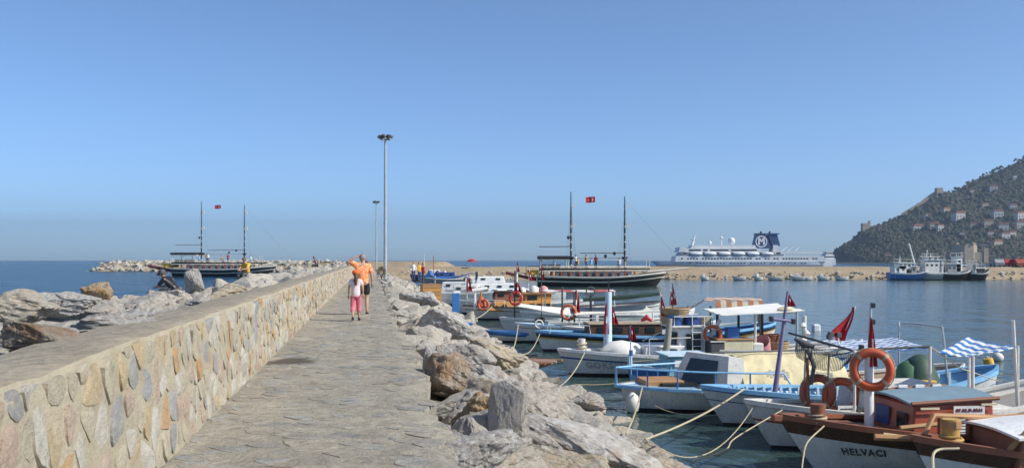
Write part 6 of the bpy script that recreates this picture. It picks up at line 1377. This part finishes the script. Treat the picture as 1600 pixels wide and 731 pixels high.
def hand(w, d, side, s=1.0):
    """five curled fingers leaving a palm; w wrist point, d direction"""
    w, d = Vector(w), Vector(d).normalized(); a = d.cross(Vector((0, 1, 0)));
    if a.length < .1: a = d.cross(Vector((1, 0, 0)))
    a.normalize(); n = a.cross(d); ch = []; pc = w + d * .05 * s
    ch.append(({'w': (w, .026 * s, .02 * s), 'p': (pc, .034 * s, .017 * s), 'k': (w + d * .095 * s, .036 * s, .014 * s)}, [('w', 'p'), ('p', 'k')]))
    for k, ln in enumerate((.062, .075, .070, .055)):
        b0 = w + d * .085 * s + a * (k - 1.5) * .019 * s; b1 = b0 + d * ln * .5 * s + n * .006 * s; b2 = b1 + d * ln * .42 * s + n * .022 * s
        ch.append(({'a': (b0, .0095 * s), 'b': (b1, .0085 * s), 'c': (b2, .007 * s)}, [('a', 'b'), ('b', 'c')]))
    t0 = w + d * .03 * s - a * side * .028 * s; t1 = t0 + (d * .6 - a * side * .8).normalized() * .035 * s; t2 = t1 + d * .028 * s + n * .01 * s
    ch.append(({'a': (t0, .011 * s), 'b': (t1, .0095 * s), 'c': (t2, .008 * s)}, [('a', 'b'), ('b', 'c')])); return ch
def head_parts(parent, c, s, yaw, tilt, hairm, eyes=True, hair_len=.0):
    """eyes, nose, mouth, ears and hair on a head centred at c, facing yaw"""
    q = Euler((tilt, 0, yaw)).to_matrix(); c = Vector(c); T = lambda x, y, z: c + q @ Vector((x * s, y * s, z * s))
    f = MB()
    f.tube([T(0, .088, .02), T(0, .112, -.018), T(0, .095, -.03)], [.010 * s, .017 * s, .012 * s], 6); obj('nose', f, M['skin'], parent, smooth=60)
    for sd in (-1, 1):
        obj('eye', MB().lathe([(.002, -.008 * s), (.011 * s, 0), (.002, .008 * s)], 8, T(sd * .032, .092, .015)), M['darkgrey'], parent); obj('ear', MB().lathe([(.004, -.032 * s), (.016 * s, -.01 * s), (.02 * s, .012 * s), (.006, .03 * s)], 8, T(sd * .084, 0, -.01)), M['skin'], parent, smooth=60)
    obj('mouth', MB().tube([T(-.025, .088, -.055), T(0, .096, -.057), T(.025, .088, -.055)], .005 * s, 5), M['pink'], parent)
    h = MB(); rows = [(.20, .097), (.5, .1), (.9, .098), (1.3, .088), (1.7, .05)]
    def hf(u, v):
        a = u * 2 * math.pi; front = max(0, math.sin(a)); el = lerp(-.75 + 1.25 * front, math.pi / 2, v); r = .103 + .004 * math.sin(a * 9)
        return T(r * .86 * math.cos(el) * math.cos(a), r * 1.02 * math.cos(el) * math.sin(a) - .006, .01 + r * 1.16 * math.sin(el))
    h.grid(hf, 24, 8); obj('hair', h, M[hairm], parent, smooth=60, fixn=False)
def person(name_label, loc, rz, joints, edges, clothes, hands, headc, s, yaw, tilt, hairm, group=None):
    root = empty('person', loc, rz, label=name_label, cat='person', group=group)
    mb = skin_mb([(joints, edges)] + hands); obj('body', mb, M['skin'], root, smooth=60, fixn=False)
    for nm, (jj, ee, m) in clothes.items(): obj(nm, skin_mb([(jj, ee)]), m if not isinstance(m, str) else M[m], root, smooth=60, fixn=False)
    head_parts(root, headc, s, yaw, tilt, hairm); return root
def V(*a): return Vector(a)
# --- the man in the orange shirt
def orange_print():
    m, nt, bs = newmat('orange_printed_cotton'); co = coords(nt); n = noise_n(nt, 16, 3, .6, co, 1.2)
    c = ramp(nt, n, [(.40, (.90, .19, .03)), (.52, (.92, .30, .10)), (.62, (.92, .62, .42)), (.70, (.88, .17, .02))]); nt.links.new(c.outputs[0], bs.inputs['Base Color']); bs.inputs['Roughness'].default_value = .8; bump(nt, bs, noise_n(nt, 9, 3, .5, co), .5, .03); return m
j = {'pelvis': (V(0, 0, .95), .15, .11), 'spine': (V(0, .01, 1.15), .135, .10), 'chest': (V(0, .01, 1.36), .165, .11), 'neck': (V(0, .02, 1.50), .058), 'chin': (V(0, .035, 1.575), .062, .072), 'head': (V(0, .03, 1.655), .082, .095), 'crown': (V(0, .02, 1.715), .052, .06),
     'hr': (V(.10, 0, .88), .095), 'kr': (V(.11, .03, .50), .060), 'cr': (V(.115, -.02, .32), .058), 'ar': (V(.12, -.05, .09), .036), 'tr': (V(.13, .11, .045), .036, .028), 'hl': (V(-.10, 0, .88), .095), 'kl': (V(-.105, .01, .50), .060), 'cl': (V(-.11, -.06, .33), .058), 'al': (V(-.11, -.12, .10), .036), 'tl': (V(-.12, .04, .045), .036, .028),
     'sr': (V(.185, .01, 1.43), .062), 'er': (V(.25, -.01, 1.16), .045), 'wr': (V(.265, .06, .93), .028), 'sl': (V(-.185, .01, 1.44), .062), 'el': (V(-.44, .05, 1.555), .046), 'wl': (V(-.225, .03, 1.69), .030)}
ed = [('pelvis', 'spine'), ('spine', 'chest'), ('chest', 'neck'), ('neck', 'chin'), ('chin', 'head'), ('head', 'crown'), ('pelvis', 'hr'), ('hr', 'kr'), ('kr', 'cr'), ('cr', 'ar'), ('ar', 'tr'), ('pelvis', 'hl'), ('hl', 'kl'), ('kl', 'cl'), ('cl', 'al'), ('al', 'tl'), ('chest', 'sr'), ('sr', 'er'), ('er', 'wr'), ('chest', 'sl'), ('sl', 'el'), ('el', 'wl')]
sh = {'pelvis': (V(0, 0, .86), .185, .145), 'p2': (V(0, 0, 1.0), .18, .14), 'spine': (V(0, .01, 1.18), .175, .135), 'chest': (V(0, .01, 1.37), .195, .13), 'neck': (V(0, .02, 1.475), .075), 'sr': (V(.19, .01, 1.43), .085), 'er': (V(.245, 0, 1.20), .080), 'sl': (V(-.19, .01, 1.44), .085), 'el': (V(-.38, .04, 1.525), .078)}
she = [('pelvis', 'p2'), ('p2', 'spine'), ('spine', 'chest'), ('chest', 'neck'), ('chest', 'sr'), ('sr', 'er'), ('chest', 'sl'), ('sl', 'el')]
so_ = {'pelvis': (V(0, 0, .96), .165, .125), 'hr': (V(.105, 0, .84), .118, .115), 'kr': (V(.115, .02, .56), .105, .10), 'hl': (V(-.105, 0, .84), .118, .115), 'kl': (V(-.11, .01, .56), .105, .10)}
soe = [('pelvis', 'hr'), ('hr', 'kr'), ('pelvis', 'hl'), ('hl', 'kl')]
pm = P(567, 491, PATH_Z); man = person('man in orange patterned shirt and black shorts, one arm raised to his head', pm, JA, j, ed, {'shirt': (sh, she, orange_print()), 'shorts': (so_, soe, 'black')}, hand((.265, .06, .93), (.05, .15, -1), -1) + hand((-.225, .03, 1.69), (1, .1, .35), 1), (0, .03, 1.655), 1.0, R(-55), 0, 'greyhair')
for sx, x, y in ((1, .125, .02), (-1, -.115, -.05)):
    g = MB().box((x, y + .01, .018), (.10, .28, .03)); sd = obj('sandal', g, M['black'], man, bevel=.01); obj('strap', MB().tube([(x - .05, y + .06, .03), (x, y + .06, .085), (x + .05, y + .06, .03)], .014, 6), M['black'], sd)
# --- the girl in the orange cap
k = .745
jg = {n: (V(p[0].x * k * .88, p[0].y * k, p[0].z * k), *[r * k * .84 for r in p[1:]]) for n, p in j.items()}
for n, p, r in (('chin', (0, .03, 1.165), (.052, .06)), ('head', (0, .025, 1.235), (.075, .085)), ('crown', (0, .02, 1.285), (.05, .055)), ('kr', (.075, .08, .37), (.046,)), ('cr', (.08, .07, .25), (.043,)), ('ar', (.08, .10, .07), (.027,)), ('tr', (.085, .22, .04), (.028, .022)), ('kl', (-.07, -.03, .36), (.046,)), ('cl', (-.075, -.14, .25), (.043,)), ('al', (-.075, -.22, .14), (.027,)), ('tl', (-.08, -.16, .04), (.028, .022)),
                 ('sl', (-.125, .01, 1.06), (.045,)), ('el', (-.18, -.03, .86), (.034,)), ('wl', (-.19, .03, .68), (.022,)), ('sr', (.125, .01, 1.06), (.045,)), ('er', (.18, .0, .86), (.034,)), ('wr', (.185, .08, .69), (.022,))): jg[n] = (V(*p), *r)
tg = {'hem': (V(0, 0, .60), .118, .098), 'pelvis': (V(0, 0, .70), .128, .102), 'spine': (V(0, .01, .86), .12, .095), 'chest': (V(0, .01, 1.0), .135, .095), 'neck': (V(0, .015, 1.09), .055), 'sr': (V(.13, .01, 1.055), .058), 'er': (V(.165, .0, .92), .056), 'sl': (V(-.13, .01, 1.055), .058), 'el': (V(-.165, -.015, .92), .056)}
tge = [('hem', 'pelvis'), ('pelvis', 'spine'), ('spine', 'chest'), ('chest', 'neck'), ('chest', 'sr'), ('sr', 'er'), ('chest', 'sl'), ('sl', 'el')]
pg = {'pelvis': (V(0, 0, .72), .122, .095), 'hr': (V(.07, .01, .63), .088), 'kr': (V(.078, .08, .37), .070), 'cr': (V(.082, .075, .21), .066), 'hl': (V(-.07, 0, .63), .088), 'kl': (V(-.073, -.03, .36), .070), 'cl': (V(-.078, -.15, .23), .066)}
pge = [('pelvis', 'hr'), ('hr', 'kr'), ('kr', 'cr'), ('pelvis', 'hl'), ('hl', 'kl'), ('kl', 'cl')]
M['palepink'] = paint('pale_pink_cotton', (.74, .60, .60), .85, .05, 6); M['rosepink'] = paint('rose_pink_cotton', (.66, .17, .21), .85, .05, 6); M['cap'] = paint('orange_cap', (.85, .14, .02), .8, .05, 6)
pgp = P(556, 501, PATH_Z); girl = person('girl in orange cap, pale shirt and pink trousers walking behind the man', pgp, JA, jg, ed, {'shirt': (tg, tge, 'palepink'), 'trousers': (pg, pge, 'rosepink')}, hand((.185, .08, .69), (.02, .2, -1), -1, .75) + hand((-.19, .03, .68), (-.02, .1, -1), 1, .75), (0, .025, 1.235), .86, R(8), 0, 'hair')
cp_ = MB().lathe([(.098, 0), (.101, .03), (.085, .075), (.045, .10), (.01, .108)], 16, (0, .015, 1.24)); co_ = obj('cap', cp_, M['cap'], girl, smooth=50); obj('peak', MB().grid(lambda u, v: ((u - .5) * .15, .09 + .08 * v * (1 - (2 * u - 1) ** 2 * .5), 1.255 - .02 * v), 6, 4, .008), M['cap'], co_)
obj('ponytail', MB().tube(curve_pts([(0, -.07, 1.25), (.01, -.11, 1.18), (0, -.115, 1.05), (.01, -.11, .92)], 4), [.03, .034, .04, .046, .05, .052, .052, .05, .047, .042, .034, .026, .015], 9), M['hair'], girl, smooth=60)
for x, y, z in ((.083, .17, .03), (-.078, -.19, .06)):
    sh_ = obj('shoe', MB().tube([(x, y - .09, z + .02), (x, y, z + .015), (x, y + .08, z)], [.036, .038, .030], 8), M['black'], girl, smooth=50); box('sole', (x, y, z - .025), (.07, .2, .018), M['darkgrey'], sh_)
# --- the seated man in the dark cap, bent forward
def seated(loc, rz, label, shirt, cap, bend=.55, s=1.0, trousers='darkgrey'):
    f = math.sin(bend); c = math.cos(bend); B_ = lambda y, z: V(0, .12 + f * (z - .12) + y, .12 + c * (z - .12))
    jj = {'pelvis': (V(0, 0, .12), .16, .13), 'spine': (V(0, f * .22, .12 + c * .22), .14, .11), 'chest': (V(0, f * .44, .12 + c * .44), .165, .115), 'neck': (V(0, f * .58 + .02, .12 + c * .58), .058), 'chin': (V(0, f * .62 + .07, .12 + c * .64), .06), 'head': (V(0, f * .64 + .08, .12 + c * .73), .082, .095), 'crown': (V(0, f * .64 + .08, .12 + c * .73 + .06), .055),
          'hr': (V(.11, .06, .11), .10), 'kr': (V(.16, .47, .16), .068), 'ar': (V(.15, .44, -.28), .04), 'tr': (V(.16, .60, -.33), .038), 'hl': (V(-.11, .06, .11), .10), 'kl': (V(-.16, .47, .16), .068), 'al': (V(-.15, .44, -.28), .04), 'tl': (V(-.16, .60, -.33), .038),
          'sr': (V(.19, f * .48, .12 + c * .5), .065), 'er': (V(.24, f * .48 + .16, .12 + c * .5 - .2), .046), 'wr': (V(.10, f * .48 + .34, .12 + c * .5 - .24), .03), 'sl': (V(-.19, f * .48, .12 + c * .5), .065), 'el': (V(-.24, f * .48 + .16, .12 + c * .5 - .2), .046), 'wl': (V(-.10, f * .48 + .34, .12 + c * .5 - .24), .03)}
    e_ = [x for x in ed if 'cr' not in x and 'cl' not in x] + [('kr', 'ar'), ('kl', 'al')]
    grow = lambda keys, d: {n: (jj[n][0], *[r + d for r in jj[n][1:]]) for n in keys}
    ts = grow(('pelvis', 'spine', 'chest', 'neck', 'sr', 'er', 'sl', 'el'), .018); ps = grow(('pelvis', 'hr', 'kr', 'ar', 'hl', 'kl', 'al'), .014)
    hc = jj['head'][0]
    r = person(label, loc, rz, jj, e_, {'shirt': (ts, [('pelvis', 'spine'), ('spine', 'chest'), ('chest', 'neck'), ('chest', 'sr'), ('sr', 'er'), ('chest', 'sl'), ('sl', 'el')], shirt), 'trousers': (ps, [('pelvis', 'hr'), ('hr', 'kr'), ('kr', 'ar'), ('pelvis', 'hl'), ('hl', 'kl'), ('kl', 'al')], trousers)},
               hand(jj['wr'][0], (-.4, .8, -.2), -1) + hand(jj['wl'][0], (.4, .8, -.2), 1), hc, 1.0, 0, -bend * .6, 'hair')
    if cap:
        g = MB().lathe([(.108, -.01), (.112, .04), (.10, .09), (.05, .125), (.01, .13)], 16, hc + V(0, 0, .015)); co2 = obj('cap', g, M[cap], r, smooth=50); obj('peak', MB().grid(lambda u, v: (hc.x + (u - .5) * .18, hc.y + .09 + .11 * v * (1 - (2 * u - 1) ** 2 * .5), hc.z + .02 - .06 * v), 6, 4, .01), M[cap], co2)
    r.scale = (s, s, s); return r
c = D(276, 461, 27); seated((c.x, c.y, c.z), R(75), 'man in dark shirt and grey cap bent forward among the boulders', 'black', 'darkgrey', .75, .92)
c = D(387, 433, 46); seated((c.x, c.y, c.z), R(150), 'person in yellow top sitting on the boulders before the far ship', 'yellow', None, .25, 1.0)
c = D(496, 416, 88); seated((c.x, c.y, c.z), R(100), 'small dark figure sitting on the far boulders by the wall', 'darkgrey', None, .4, 1.0)
w = J(-.55, 150, PATH_Z); mini_person(w, 'darkgrey', 'tan', rz=.2, label='tiny figure standing on the far path beyond the lamp masts', cat='person')
for i, (px, py, Y, key, lab) in enumerate(((646, 421, 92, (False, 'white', 'navy'), 'figure in white standing by the far boats'), (655, 422, 90, (False, 'yellow', 'navy'), 'figure in yellow standing by the far boats'), (661, 424, 88, (False, 'red', 'darkgrey'), 'figure in red standing by the far boats'))):
    c = D(px, py, Y); mini_person((c.x, c.y, c.z - 1.0), key[1], key[2], sit=key[0], rz=i, label=lab, cat='person')
# ================================================================== AIR
hm = bpy.data.materials.new('sea_haze'); hm.use_nodes = True; nt = hm.node_tree; nt.nodes.clear()
pv_ = nt.nodes.new('ShaderNodeVolumePrincipled'); pv_.inputs['Color'].default_value = (.70, .85, 1.0, 1); pv_.inputs['Density'].default_value = 2.3e-4; pv_.inputs['Anisotropy'].default_value = .55
ou = nt.nodes.new('ShaderNodeOutputMaterial'); nt.links.new(pv_.outputs[0], ou.inputs['Volume'])
obj('haze', MB().box((0, SEA / 2 - 30, 98.2), (2 * SEA + 60, SEA + 130, 200)), hm, kind='stuff', label='thin pale sea haze', cat='haze')
